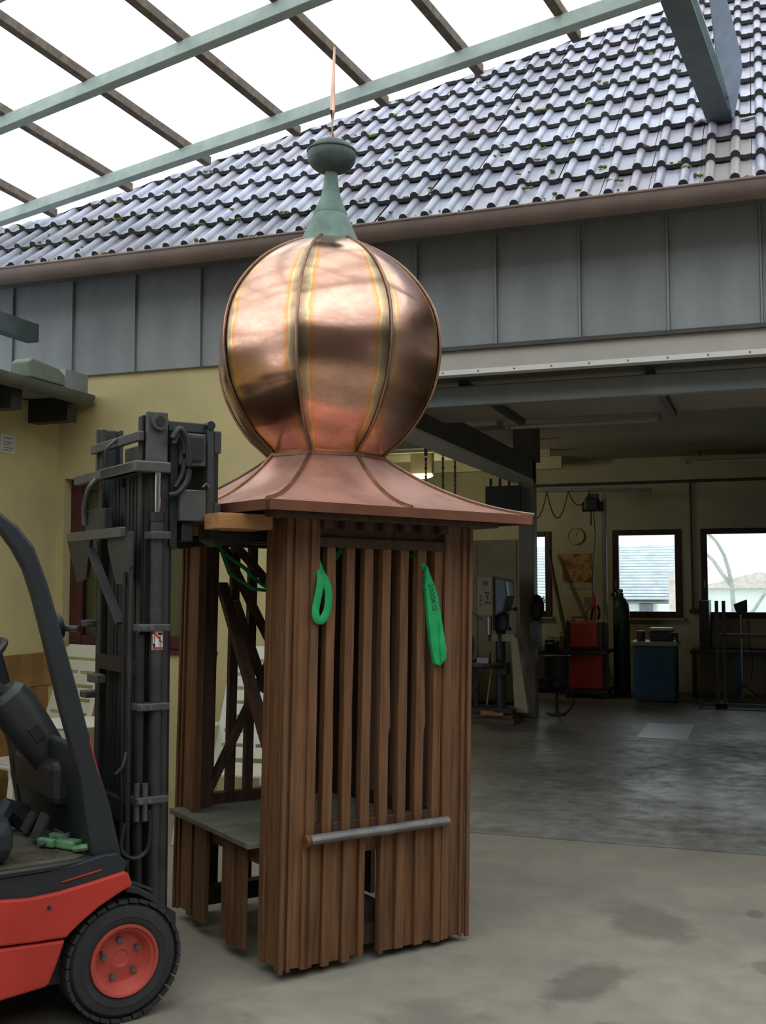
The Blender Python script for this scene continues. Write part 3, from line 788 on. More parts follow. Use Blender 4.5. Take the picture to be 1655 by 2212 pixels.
# --- copper skirt roof: square eaves up to an eight-sided neck
sk = G()
for x0, x1, y0, y1 in ((EU0, EU1, EV0, EV0+0.012), (EU0, EU1, EV1-0.012, EV1), (EU0, EU0+0.012, EV0, EV1), (EU1-0.012, EU1, EV0, EV1)):
    sk.bx(x0, x1, y0, y1, ZE-0.038, ZE+0.002)
sk = sk.obj('skirt_roof', 'copper_fascia', tu)
RN, ZN = 0.272, 2.085
def eave(k):      # 8 points: face middles (even) and corners (odd), starting at the +u face
    return [(EU1, CV), (EU1, EV1), (CU, EV1), (EU0, EV1), (EU0, CV), (EU0, EV0), (CU, EV0), (EU1, EV0)][k % 8]
def neck(k, r=RN):
    a = math.pi/4*k
    return (CU+r*math.cos(a), CV+r*math.sin(a))
def skirt_pt(e, n, t, lift=0.0):
    return Vector((e[0]+(n[0]-e[0])*t, e[1]+(n[1]-e[1])*t, ZE+(ZN-ZE)*(0.30*t+0.70*t**2.1)+lift))
def lerp2(a, b, s): return (a[0]+(b[0]-a[0])*s, a[1]+(b[1]-a[1])*s)
for k in range(8):
    rows = []
    for j in range(15):
        t = j/14
        rows.append([skirt_pt(lerp2(eave(k), eave(k+1), s/6), lerp2(neck(k), neck(k+1), s/6), t) for s in range(7)])
    G().grid(rows).obj('skirt_panel', 'copper_skirt', sk, smooth=True)
    pts = [skirt_pt(eave(k), neck(k), j/14, 0.004) for j in range(15)]
    g = G(); g.tube(pts, 0.009, 6, up=(-math.sin(math.pi/4*k), math.cos(math.pi/4*k), 0)); g.obj('skirt_seam', 'copper_rib', sk, smooth=True)
# --- onion dome
DP = [(2.085, .262), (2.10, .275), (2.13, .308), (2.176, .362), (2.23, .405), (2.284, .441), (2.34, .471), (2.40, .497), (2.48, .516), (2.56, .525), (2.62, .525),
      (2.70, .516), (2.77, .497), (2.83, .468), (2.885, .432), (2.935, .392), (2.985, .342), (3.025, .290), (3.06, .234), (3.085, .186), (3.105, .140)]
dm = G().lathe([(0.262, 2.072), (0.285, 2.078), (0.285, 2.092), (0.262, 2.098)], 8).obj('onion_dome', 'copper_rib', tu)
dm_rot = Matrix.Translation((CU, CV, 0))
dm.matrix_local = dm_rot
# finer profile
def prof_at(t):
    x = t*(len(DP)-1); i = min(int(x), len(DP)-2); f = x-i
    p0 = DP[max(i-1, 0)]; p1 = DP[i]; p2 = DP[i+1]; p3 = DP[min(i+2, len(DP)-1)]
    def cr(a, b, c, d): return 0.5*((2*b)+(-a+c)*f+(2*a-5*b+4*c-d)*f*f+(-a+3*b-3*c+d)*f**3)
    return cr(p0[0], p1[0], p2[0], p3[0]), cr(p0[1], p1[1], p2[1], p3[1])
NJ = 56
for k in range(8):
    a0, a1 = math.pi/4*k, math.pi/4*(k+1)
    rows = []; ed = []
    for j in range(NJ+1):
        z, r = prof_at(j/NJ)
        A = Vector((r*math.cos(a0), r*math.sin(a0), z)); B = Vector((r*math.cos(a1), r*math.sin(a1), z))
        mid = Vector((math.cos((a0+a1)/2), math.sin((a0+a1)/2), 0))
        row = []
        for s in range(13):
            f = s/12
            row.append(A.lerp(B, f) + mid*(0.014*r/0.52)*(1-(2*f-1)**2)); ed.append(abs(2*f-1))
        rows.append(row)
    gore = G().grid(rows).obj('gore', 'copper_dome', dm, smooth=True, ang=60)
    at = gore.data.attributes.new('edge', 'FLOAT', 'POINT')
    at.data.foreach_set('value', ed)
    pts = []
    for j in range(0, NJ+1, 2):
        z, r = prof_at(j/NJ); pts.append(Vector(((r+0.006)*math.cos(a0), (r+0.006)*math.sin(a0), z)))
    G().tube(pts, 0.0065, 6, up=(-math.sin(a0), math.cos(a0), 0)).obj('rib', 'copper_rib', dm, smooth=True)
# --- finial
fi = G().lathe([(0.150, 3.093), (0.142, 3.10), (0.128, 3.135), (0.104, 3.19), (0.083, 3.235), (0.078, 3.246)], 28).obj('finial', 'verdigris', tu, smooth=True)
fi.location = (CU, CV, 0)
G().lathe([(0.080, 3.243), (0.081, 3.248), (0.062, 3.292), (0.047, 3.335), (0.037, 3.38), (0.031, 3.425), (0.0285, 3.46)], 24).obj('cone', 'verdigris', fi, smooth=True)
kp = [(0.008+0.108*math.sin(math.pi*i/16), 3.527-0.080*math.cos(math.pi*i/16)) for i in range(17)]
G().lathe(kp, 28).obj('knob', 'verdigris_dark', fi, smooth=True)
G().lathe([(0.110, 3.543), (0.1185, 3.546), (0.1185, 3.552), (0.109, 3.556)], 28).obj('knob_seam', 'verdigris_dark', fi, smooth=True)
G().tube([(0, 0, 3.59), (0.0, 0, 3.75), (0.001, 0, 3.95), (0.004, 0, 4.07)], [0.0155, 0.0125, 0.008, 0.0045], 8).obj('spike', 'copper_bright', fi, smooth=True)
G().sphere((0.004, 0, 4.07), 0.008, n=8).obj('spike_tip', 'copper_rib', fi, smooth=True)

# ------------------------------------------------------------------ slings hanging in the turret
TM = tu.matrix_world.copy()
def on_face(u, v, zw):                       # turret face coordinates (world height) -> world
    return Matrix.Translation((OX, OY, 0)) @ Matrix.Rotation(AZ, 4, 'Z') @ Vector((u, v, zw))
loopL = [(0.171, 1.65), (0.189, 1.60), (0.208, 1.545), (0.214, 1.495), (0.208, 1.447), (0.188, 1.412), (0.170, 1.406), (0.156, 1.42), (0.153, 1.452), (0.164, 1.50), (0.176, 1.56), (0.182, 1.62), (0.185, 1.66)]
s1 = thing('lifting_sling', 'green webbing sling loop hanging between pilaster and first slat', 'sling')
g = G()
pts = [on_face(u-0.004, -0.022 if 1 < i < 11 else 0.0 if i in (1, 11) else 0.035, z) for i, (u, z) in enumerate(loopL)]
g.tube(cat(pts, 3), 0.0175, 8, flat=0.32, up=on_face(0, -1, 0)-on_face(0, 0, 0))
o = g.obj('webbing', 'sling_green', s1, smooth=True, ang=70)
G().tube([on_face(0.168, 0.03, 1.64), on_face(0.165, 0.10, 1.70), on_face(0.20, 0.30, 1.74)], 0.014, 8).obj('webbing_tail', 'sling_green', s1, smooth=True)
s2 = thing('lifting_sling', 'long green webbing sling marked 2000KG hanging over the last slat', 'sling')
outl = [(0.716, 1.632), (0.728, 1.60), (0.750, 1.554), (0.774, 1.494), (0.797, 1.373), (0.816, 1.273), (0.812, 1.218), (0.780, 1.196), (0.752, 1.208), (0.733, 1.296), (0.720, 1.395), (0.710, 1.484), (0.705, 1.540), (0.708, 1.60)]
outl = [(u-0.006, z) for u, z in outl]
def slab(name, poly, v0, v1, parent):
    g = G()
    a = [g.bm.verts.new(on_face(u, v0, z)) for u, z in poly]; b = [g.bm.verts.new(on_face(u, v1, z)) for u, z in poly]
    g.bm.faces.new(a); g.bm.faces.new(b[::-1])
    for i in range(len(poly)):
        j = (i+1) % len(poly); g.bm.faces.new((a[i], b[i], b[j], a[j]))
    return g.obj(name, 'sling_green', parent, bevel=0.005)
slab('webbing', outl, -0.020, 0.004, s2)
half = [(0.766, 1.40), (0.786, 1.372), (0.806, 1.272), (0.804, 1.224), (0.776, 1.206), (0.768, 1.29)]
slab('webbing', half, -0.026, -0.014, s2)
G().tube([on_face(0.706, 0.0, 1.62), on_face(0.700, 0.05, 1.66), on_face(0.69, 0.2, 1.74)], 0.013, 8).obj('webbing_tail', 'sling_green', s2, smooth=True)
cu = bpy.data.curves.new('print', 'FONT'); cu.body = '2000KG'; cu.size = 0.036; cu.extrude = 0.0004
tmp = bpy.data.objects.new('tmp_text', cu); COL.objects.link(tmp)
dg = bpy.context.evaluated_depsgraph_get()
me = bpy.data.meshes.new_from_object(tmp.evaluated_get(dg))
bpy.data.objects.remove(tmp)
me.materials.clear(); me.materials.append(MAT['ink_dark'])
pr_ = bpy.data.objects.new('print', me); COL.objects.link(pr_); pr_.parent = s2
ex = (on_face(0.744, 0, 1.405)-on_face(0.712, 0, 1.552)).normalized()
nz_ = (on_face(0, -1, 0)-on_face(0, 0, 0)).normalized()
ey = nz_.cross(ex)
Mx = Matrix((ex, ey, nz_)).transposed().to_4x4(); Mx.translation = on_face(0.7095, -0.0207, 1.552)
pr_.matrix_local = Mx
s3 = thing('lifting_sling', 'dark green sling slung inside the turret behind the open left face', 'sling')
G().tube(cat([on_face(0.10, 0.88, 1.79), on_face(0.174, 0.88, 1.70), on_face(0.27, 0.86, 1.63), on_face(0.33, 0.84, 1.57), on_face(0.42, 0.80, 1.53), on_face(0.62, 0.7, 1.62), on_face(0.7, 0.6, 1.78)]), 0.024, 8, flat=0.4).obj('webbing', 'sling_green', s3, smooth=True)
G().tube([on_face(0.12, 0.86, 1.79), on_face(0.19, 0.85, 1.60), on_face(0.30, 0.83, 1.53), on_face(0.44, 0.79, 1.51)], 0.016, 8, flat=0.5).obj('webbing', 'sling_green', s3, smooth=True)
# ------------------------------------------------------------------ forklift (local x forward, y to its left, z up)
fk = thing('forklift', 'red and black forklift truck with a raised dark mast carrying the turret', 'forklift', (OX, OY, 0), AZ)
def mirror(v): return 0.96-v
# body
up = [(-1.95, .56), (-1.068, .502), (-.972, .494), (-.872, .499), (-.749, .516), (-.640, .534), (-.622, .526), (-.607, .482), (-.663, .458), (-.726, .427), (-.780, .392), (-.829, .354), (-.840, .341), (-.949, .344), (-1.065, .351), (-1.95, .36)]
lo = [(-1.30, .344), (-1.065, .344), (-.844, .334), (-.868, .266), (-.897, .197), (-.912, .186), (-1.061, .172), (-1.30, .165)]
G().prism(up, 'y', -0.035, 0.06).obj('side_panel', 'lift_red', fk, bevel=0.008)
G().prism(lo, 'y', -0.030, 0.06).obj('lower_side_panel', 'lift_red', fk, bevel=0.01)
G().prism(up, 'y', 0.90, 0.995).obj('side_panel', 'lift_red', fk, bevel=0.008)
G().cyl((-0.905, -0.037, 0.452), (-0.905, -0.033, 0.452), 0.0075, 12).obj('panel_hole', 'black_iron', fk)
G().bx(-1.40, -0.62, 0.06, 0.90, 0.16, 0.55).obj('chassis', 'black_iron', fk)
ch = [(-1.95, .50), (-.90, .485), (-.64, .52), (-.622, .56), (-.66, .60), (-.715, .60), (-.80, .585), (-.92, .572), (-1.95, .575)]
G().prism(ch, 'y', -0.022, 0.98).obj('sill_band', 'lift_grey', fk, bevel=0.006)
stp = [(-.86, .527), (-.72, .548), (-.72, .553), (-.86, .531)]
G().prism(stp, 'y', -0.026, -0.021).obj('red_stripe', 'lift_red', fk)
fpan = [(-1.42, -.03), (-1.0, -.032), (-.88, -.028), (-.79, -.010), (-.735, .03), (-.705, .10), (-.70, .2), (-.70, .93), (-1.42, .96)]
G().prism(fpan, 'z', 0.575, 0.588).obj('floor_pan', 'lift_grey_mid', fk)
mt = G().prism([(u*0.995-0.008, 0.03+v*0.94) for u, v in fpan], 'z', 0.588, 0.594).obj('floor_mat', 'floor_mat', fk)
for k in range(9):
    v = 0.05+0.018*k
    G().bx(-1.0, -0.86+0.008*k, v, v+0.007, 0.594, 0.597).obj('mat_rib', 'floor_mat', mt)
G().tube([(u, v, 0.588) for u, v in fpan[:7]], 0.007, 8).obj('floor_rim', 'lift_grey_mid', fk, smooth=True)
# overhead guard pillars and roof
po = [(-1.30, 1.93), (-1.18, 1.875), (-1.088, 1.80), (-1.025, 1.754), (-.968, 1.684), (-.918, 1.555), (-.883, 1.442), (-.84, 1.295), (-.805, 1.18), (-.76, 1.015), (-.725, .899), (-.68, .764), (-.655, .66), (-.635, .58), (-.66, .555)]
pi_ = [(-.745, .59), (-.775, .74), (-.79, .86), (-.832, 1.004), (-.865, 1.119), (-.898, 1.249), (-.932, 1.379), (-.967, 1.507), (-1.0, 1.603), (-1.04, 1.674), (-1.087, 1.737), (-1.18, 1.81), (-1.30, 1.86)]
for v0, v1 in ((0.0, 0.055), (0.905, 0.96)):
    G().prism(po+pi_, 'y', v0, v1).obj('guard_pillar', 'lift_grey', fk, bevel=0.012)
for v0 in (0.0, 0.905):
    G().bx(-1.95, -1.28, v0, v0+0.055, 1.865, 1.93).obj('guard_roof_rail', 'lift_grey', fk, bevel=0.01)
    G().bar((-1.92, v0+0.028, 1.90), (-1.95, v0+0.028, 0.56), 0.055, 0.06).obj('rear_post', 'lift_grey', fk)
for k in range(7):
    G().bar((-1.25-0.1*k, 0.03, 1.90), (-1.25-0.1*k, 0.93, 1.90), 0.03, 0.02).obj('guard_roof_bar', 'lift_grey', fk)
G().bar((-0.645, 0.004, 0.58), (-0.760, 0.004, 1.0), 0.005, 0.004, (0, 1, 0)).obj('red_edge', 'lift_red', fk)
# front bulkhead, dash, steering column
cw = [(-.655, .56), (-.69, .74), (-.735, .88), (-.772, .985), (-.805, .975), (-.80, .90), (-.77, .76), (-.735, .59)]
G().prism(cw, 'y', 0.055, 0.905).obj('bulkhead', 'lift_grey', fk, bevel=0.015)
G().bx(-0.83, -0.70, 0.20, 0.72, 0.74, 0.90).obj('dash_console', 'lift_grey', fk, bevel=0.03)
G().bar((-0.76, 0.18, 0.945), (-0.76, 0.86, 0.965), 0.05, 0.02).obj('dash_top', 'lift_grey_mid', fk, bevel=0.006)
G().tube([(-.715, .42, .80), (-.78, .42, .90), (-.85, .42, 1.00), (-.905, .42, 1.08), (-.945, .42, 1.13), (-.96, .42, 1.148)], [.062, .075, .085, .088, .082, .06], 16).obj('steering_column', 'lift_grey_mid', fk, smooth=True)
G().bar((-.83, .345, 0.97), (-.87, .345, 1.025), 0.03, 0.045).obj('column_switch', 'black_iron', fk, bevel=0.004)
ax = Vector((-.6, 0, .8)).normalized(); e1_ = Vector((0, 1, 0)); e2_ = ax.cross(e1_)
G().tube([Vector((-1.10, .42, 1.235))+e1_*0.175*math.cos(a)+e2_*0.175*math.sin(a) for a in [2*math.pi*i/28 for i in range(28)]], 0.014, 8, closed=True).obj('steering_wheel', 'black_iron', fk, smooth=True)
G().cyl((-.955, .42, 1.14), (-1.10, .42, 1.235), 0.03, 12).obj('steering_hub', 'black_iron', fk)
for a in (0.3, 2.4, 4.5):
    G().bar(Vector((-1.10, .42, 1.235)), Vector((-1.10, .42, 1.235))+e1_*0.17*math.cos(a)+e2_*0.17*math.sin(a), 0.025, 0.012).obj('wheel_spoke', 'black_iron', fk)
G().bar((-.86, .30, .612), (-.82, .30, .70), 0.09, 0.012).obj('pedal', 'rubber', fk)
G().bar((-.86, .45, .612), (-.82, .45, .68), 0.07, 0.012).obj('pedal', 'rubber', fk)
G().tube([(-.80, .52, .60), (-.84, .56, .65), (-.90, .55, .68), (-.93, .53, .64)], [.03, .05, .05, .03], 8).obj('floor_boot', 'lift_grey', fk, smooth=True)
# battery hood, seat, counterweight (mostly out of the picture)
G().bx(-1.40, -1.0, 0.02, 0.93, 0.59, 0.76).obj('battery_hood', 'lift_grey', fk, bevel=0.06)
G().bx(-1.62, -1.22, 0.24, 0.72, 0.78, 0.88).obj('seat_cushion', 'black_iron', fk, bevel=0.03)
G().bx(-1.68, -1.58, 0.24, 0.72, 0.86, 1.32).obj('seat_back', 'black_iron', fk, bevel=0.04)
G().bx(-2.10, -1.40, 0.02, 0.94, 0.14, 0.80).obj('counterweight', 'lift_red', fk, bevel=0.06)
# wheels
def wheel(cu_, cv_, side, R_=0.212, w=0.15):
    M = Matrix.Translation((cu_, cv_, R_+0.002)) @ Matrix.Rotation(math.radians(90), 4, 'X')   # local z -> -y
    if side < 0: M = Matrix.Translation((cu_, cv_, R_+0.002)) @ Matrix.Rotation(math.radians(-90), 4, 'X')
    g = G()
    pr = [(0.118, -w/2+0.01), (0.135, -w/2), (0.185, -w/2+0.004), (R_-0.010, -w/2+0.022), (R_-0.003, -w/2+0.045), (R_-0.003, w/2-0.045), (R_-0.010, w/2-0.022), (0.185, w/2-0.004), (0.16, w/2), (0.135, w/2-0.002), (0.118, w/2-0.012)]
    g.lathe(pr, 48, M, cap=False)
    for j in range(32):
        a = 2*math.pi*j/32
        for sgn in (-1, 1):
            c = Vector(((R_-0.006)*math.cos(a+0.05*sgn), (R_-0.006)*math.sin(a+0.05*sgn), sgn*0.047))
            Rm = M.to_3x3() @ Matrix.Rotation(a, 3, 'Z')
            g.box(M @ c, (0.012, 0.034, 0.054), Rm)
    t = g.obj('tyre', 'rubber', fk, smooth=True, ang=30)
    G().lathe([(0.150, w/2-0.0005), (0.152, w/2+0.0015), (0.158, w/2+0.0015), (0.160, w/2-0.001)], 48, M, cap=False).obj('sidewall_ring', 'rubber', t, smooth=True)
    r = G().lathe([(0.122, w/2-0.022), (0.126, w/2-0.004), (0.124, w/2+0.003), (0.116, w/2+0.002), (0.110, w/2-0.010), (0.102, w/2-0.014), (0.092, w/2-0.034), (0.083, w/2-0.046), (0.045, w/2-0.047), (0.036, w/2-0.043), (0.030, w/2-0.043), (0.026, w/2-0.047), (0.0, w/2-0.047)], 40, M, cap=False).obj('rim', 'rim_red', fk, smooth=True)
    for j in range(5):
        a = 2*math.pi*j/5+0.45
        c = Vector((0.066*math.cos(a), 0.066*math.sin(a), w/2-0.047))
        G().cyl(M @ c, M @ (c+Vector((0, 0, 0.016))), 0.0105, 6).obj('wheel_nut', 'bolt_grey', r)
    G().cyl(M @ Vector((-0.074, 0.03, w/2-0.05)), M @ Vector((-0.074, 0.03, w/2-0.04)), 0.006, 8).obj('valve_hole', 'black_iron', r)
wheel(-0.622, 0.068, 1); wheel(-0.622, mirror(0.068), -1); wheel(-1.72, 0.10, 1, 0.19, 0.14); wheel(-1.72, mirror(0.10), -1, 0.19, 0.14)
# front fender
fe_ = [(-.62, .475), (-.575, .462), (-.52, .428), (-.465, .375), (-.46, .35), (-.475, .35), (-.525, .405), (-.575, .437), (-.62, .45)]
G().prism(fe_, 'y', 0.0, 0.16).obj('fender', 'lift_grey', fk, bevel=0.005)
G().prism(fe_, 'y', 0.80, 0.96).obj('fender', 'lift_grey', fk, bevel=0.005)
G().bar((-.60, .06, .48), (-.50, .07, .43), 0.04, 0.008).obj('fender_step', 'lift_grey_mid', fk)
G().bx(-0.62, -0.36, 0.16, 0.80, 0.12, 0.30).obj('front_axle', 'black_iron', fk)

# ---- mast
def channel(v0, v1, u0, u1, z0, z1, m, name, flip):
    """a C section open towards the middle of the truck"""
    g = G(); t = 0.014
    g.bx(u0, u1, v0 if flip else v1-t, v0+t if flip else v1, z0, z1)
    g.bx(u0, u0+t, v0, v1, z0, z1); g.bx(u1-t, u1, v0, v1, z0, z1)
    return g.obj(name, m, fk, bevel=0.003)
for s in (0, 1):
    def V(v): return v if s == 0 else mirror(v)
    def VV(a, b):
        q = sorted((V(a), V(b))); return q[0], q[1]
    a, b = VV(0.205, 0.265)
    channel(a, b, -.475, -.375, 0.09, 2.02, 'mast_grey', 'outer_channel', s == 0)
    a, b = VV(0.225, 0.275)
    channel(a, b, -.492, -.40, 0.11, 2.215, 'mast_grey', 'inner_channel', s == 0)
    a, b = VV(0.18, 0.205)
    rp_ = G().bx(-.490, -.405, a, b, 2.02, 2.225).obj('roller_plate', 'mast_light', fk, bevel=0.004)
    c = V(0.17)
    G().lathe([(0.012, -0.012), (0.030, -0.012), (0.034, -0.008), (0.034, 0.010), (0.012, 0.010)], 24, Matrix.Translation((-.445, c, 2.185)) @ Matrix.Rotation(math.radians(90), 4, 'X')).obj('chain_roller', 'mast_light', rp_, smooth=True)
    G().cyl((-.445, c-0.016, 2.185), (-.445, c+0.01, 2.185), 0.019, 20).obj('roller_core', 'mast_dark', rp_, smooth=True)
    # lift cylinder with its chrome rod
    G().cyl((-.446, V(0.178), 0.14), (-.446, V(0.178), 1.795), 0.026, 18).obj('lift_cylinder', 'mast_grey', fk, smooth=True)
    G().cyl((-.446, V(0.178), 1.795), (-.446, V(0.178), 1.83), 0.029, 18).obj('cylinder_head', 'mast_dark', fk, smooth=True)
    G().cyl((-.446, V(0.178), 1.82), (-.446, V(0.178), 1.985), 0.0125, 16).obj('piston_rod', 'chrome', fk, smooth=True)
    a, b = VV(0.140, 0.215)
    G().bx(-.485, -.405, a, b, 1.725, 1.755).obj('cylinder_clamp', 'mast_light', fk, bevel=0.004)
    a, b = VV(0.142, 0.22)
    for z in (1.385, 1.085, 0.735):
        cl = G().bx(-.53, -.402, a, b, z-0.014, z+0.014).obj('cylinder_clamp', 'mast_light', fk, bevel=0.004)
        for du in (-.515, -.48):
            G().cyl((du, a-0.006, z), (du, b, z), 0.009, 10).obj('clamp_bolt', 'bolt_grey', cl)
    # second (free lift) cylinder, pipes and hoses
    if s == 1: continue
    G().cyl((-.505, V(0.19), 0.30), (-.505, V(0.19), 1.36), 0.019, 14).obj('side_cylinder', 'mast_dark', fk, smooth=True)
    G().cyl((-.535, V(0.215), 0.20), (-.535, V(0.215), 1.74), 0.010, 10).obj('pipe', 'mast_grey', fk, smooth=True)
    G().cyl((-.552, V(0.24), 0.25), (-.552, V(0.24), 1.60), 0.008, 10).obj('pipe', 'mast_dark', fk, smooth=True)
    G().cyl((-.52, V(0.165), 0.66), (-.52, V(0.165), 0.80), 0.012, 10).obj('hose_coupling', 'mast_light', fk, smooth=True)
    G().cyl((-.492, V(0.155), 0.66), (-.492, V(0.155), 0.80), 0.012, 10).obj('hose_coupling', 'mast_light', fk, smooth=True)
    # lift chain
    g = G()
    for k in range(56):
        z = 1.55+0.0112*k
        g.box((-.47, V(0.30), z), (0.018, 0.016 if k % 2 else 0.01, 0.009))
    g.obj('lift_chain', 'mast_light', fk)
# cross members
G().bx(-.545, -.515, 0.19, 0.90, 1.985, 2.025).obj('cross_member', 'mast_light', fk, bevel=0.004)
yk = [(-.545, .16), (-.40, .16), (-.385, .20), (-.385, .34), (-.42, .52), (-.545, .56)]
G().prism(yk, 'z', 1.985, 2.028).obj('cross_head', 'mast_light', fk, bevel=0.006)
G().bx(-.52, -.495, 0.20, 0.76, 2.11, 2.148).obj('cross_member', 'mast_light', fk, bevel=0.004)
G().bx(-.565, -.54, 0.26, 0.92, 1.735, 1.775).obj('cross_member', 'mast_light', fk, bevel=0.004)
G().prism([(.92, 1.74), (.62, 1.74), (.66, 1.58), (.78, 1.56)], 'x', -.562, -.548).obj('gusset', 'mast_dark', fk)
G().prism([(.20, 1.755), (.46, 1.755), (.46, 1.70), (.36, 1.55), (.24, 1.55), (.20, 1.62)], 'x', -.545, -.53).obj('gusset', 'mast_grey', fk, bevel=0.004)
G().bx(-.56, -.52, 0.46, 0.70, 1.76, 1.86).obj('valve_block', 'mast_grey', fk, bevel=0.005)
G().bar((-.56, .62, 1.70), (-.555, .27, 1.40), 0.012, 0.035, (1, 0, 0)).obj('strut', 'mast_grey', fk)
G().bx(-.53, -.40, 0.26, 0.70, 0.10, 0.22).obj('mast_foot', 'mast_dark', fk)
G().bx(-.50, -.47, 0.26, 0.70, 1.20, 1.26).obj('cross_member', 'mast_dark', fk)
G().bx(-.50, -.47, 0.26, 0.70, 0.62, 0.70).obj('cross_member', 'mast_dark', fk)
for v in (0.36, 0.40, 0.44, 0.52, 0.56, 0.60):
    G().cyl((-.46, v, 0.22), (-.46, v, 2.0), 0.012, 8).obj('mast_hose', 'mast_dark' if v != 0.44 else 'mast_grey', fk, smooth=True)
for v in (0.50, 0.64):
    G().cyl((-.45, v, 0.2), (-.45, v, 1.95), 0.024, 12).obj('inner_cylinder', 'mast_dark', fk, smooth=True)
G().bx(-.56, -.52, 0.52, 0.64, 1.15, 1.185).obj('hose_clip', 'mast_light', fk, bevel=0.004)
G().tube(cat([(-.545, .60, 1.99), (-.57, .62, 1.95), (-.575, .66, 1.88), (-.565, .68, 1.80)]), 0.011, 8).obj('hose', 'mast_light', fk, smooth=True)
G().tube(cat([(-.54, .50, 2.05), (-.55, .47, 2.10), (-.52, .44, 2.14)]), 0.008, 8).obj('hose', 'mast_light', fk, smooth=True)
G().tube(cat([(-.40, .15, 2.12), (-.37, .15, 2.16), (-.34, .15, 2.12), (-.33, .15, 2.03), (-.335, .15, 1.96), (-.37, .155, 1.91), (-.40, .17, 1.90)]), 0.0125, 10).obj('hose', 'hose_black', fk, smooth=True)
G().tube(cat([(-.39, .16, 2.10), (-.365, .16, 2.14), (-.345, .16, 2.08), (-.35, .16, 1.99), (-.38, .165, 1.93)]), 0.0105, 10).obj('hose', 'hose_black', fk, smooth=True)
G().tube(cat([(-.57, .16, .66), (-.585, .15, .58), (-.57, .14, .545), (-.53, .14, .53), (-.49, .14, .55), (-.475, .145, .60), (-.475, .15, .70)]), 0.0085, 8).obj('hose', 'hose_black', fk, smooth=True)
G().tube(cat([(-.60, .18, .84), (-.575, .17, .87), (-.56, .18, .92)]), 0.006, 8).obj('hose', 'mast_grey', fk, smooth=True)
# work lamp on the far side
G().lathe([(0.02, -0.05), (0.045, -0.03), (0.055, 0.0), (0.055, 0.02)], 18, Matrix.Translation((-.60, .93, 1.37)) @ Matrix.Rotation(math.radians(80), 4, 'Y')).obj('work_lamp', 'mast_dark', fk, smooth=True)
G().cyl((-.57, .93, 1.36), (-.53, .84, 1.36), 0.014, 8).obj('lamp_arm', 'mast_light', fk)

# ---- carriage and forks
G().bx(-.40, -.225, 0.185, 0.215, 2.155, 2.195).obj('carriage_rail', 'mast_grey', fk, bevel=0.004)
G().bx(-.355, -.245, 0.17, 0.79, 2.02, 2.15).obj('carriage_bar', 'mast_light', fk, bevel=0.006)
G().bx(-.33, -.265, 0.155, 0.172, 2.04, 2.13).obj('bar_recess', 'mast_dark', fk)
G().bx(-.36, -.245, 0.165, 0.79, 1.80, 1.925).obj('carriage_bar', 'mast_light', fk, bevel=0.005)
G().bx(-.245, -.215, 0.16, 0.80, 1.795, 2.20).obj('carriage_plate', 'mast_grey', fk, bevel=0.006)
G().cyl((-.232, .155, 2.185), (-.232, .80, 2.185), 0.018, 14).obj('carriage_pin', 'mast_dark', fk, smooth=True)
for z0, z1 in ((2.075, 2.165), (1.80, 1.875)):
    G().bx(-.215, -.185, 0.158, 0.80, z0, z1).obj('fork_rail', 'mast_grey', fk, bevel=0.005)
G().bx(-.39, -.36, 0.19, 0.23, 1.70, 2.16).obj('carriage_side', 'mast_dark', fk)
G().bx(-.34, -.29, 0.19, 0.25, 1.72, 1.80).obj('roller_block', 'mast_dark', fk, bevel=0.005)
G().tube([(-.27, .15, 1.935), (-.255, .15, 1.95), (-.24, .15, 1.935)], 0.005, 6).obj('hose_clip', 'mast_light', fk)
for v0 in (0.225, 0.625):
    f = G().prism([(-.205, 2.14), (-.165, 2.14), (-.165, 1.765), (.60, 1.760), (.60, 1.748), (-.03, 1.722), (-.16, 1.705), (-.205, 1.73)], 'y', v0, v0+0.11).obj('fork', 'mast_dark', fk, bevel=0.006)

# safety sticker: no standing under the load
st = G()
cx_, cyv = -.446, 0.178; rows = []
for z in (1.30, 1.385-0.0): rows.append([(cx_+0.0268*math.sin(a), cyv-0.0268*math.cos(a), z) for a in [math.radians(-58+12*i) for i in range(11)]])
st = st.grid(rows).obj('warning_sticker', 'sticker_white', fk)
def arc(z0, z1, a0, a1, n=8, r=0.0273):
    rows = []
    for z in (z0, z1): rows.append([(cx_+r*math.sin(math.radians(a0+(a1-a0)*i/n)), cyv-r*math.cos(math.radians(a0+(a1-a0)*i/n)), z) for i in range(n+1)])
    return rows
g = G(); g.grid(arc(1.372, 1.384, -50, 45)); g.grid(arc(1.301, 1.311, -50, 45)); g.grid(arc(1.360, 1.375, -58, -38))
R0 = []
for i in range(9):
    a = math.radians(-45+80*i/8); z = 1.368-0.040*i/8
    R0.append(((cx_+0.0274*math.sin(a), cyv-0.0274*math.cos(a), z+0.005), (cx_+0.0274*math.sin(a), cyv-0.0274*math.cos(a), z-0.005)))
g.grid([[p[0] for p in R0], [p[1] for p in R0]])
g.obj('sticker_ban', 'sticker_red', st)
g = G(); g.grid(arc(1.356, 1.366, -8, 34)); g.grid(arc(1.318, 1.352, -52, -48)); g.grid(arc(1.318, 1.352, -36, -32)); g.grid(arc(1.310, 1.324, -48, -28)); g.grid(arc(1.312, 1.334, 0, 5)); g.grid(arc(1.312, 1.334, 14, 19)); g.grid(arc(1.332, 1.352, 3, 17))
g.obj('sticker_figure', 'sticker_black', st)

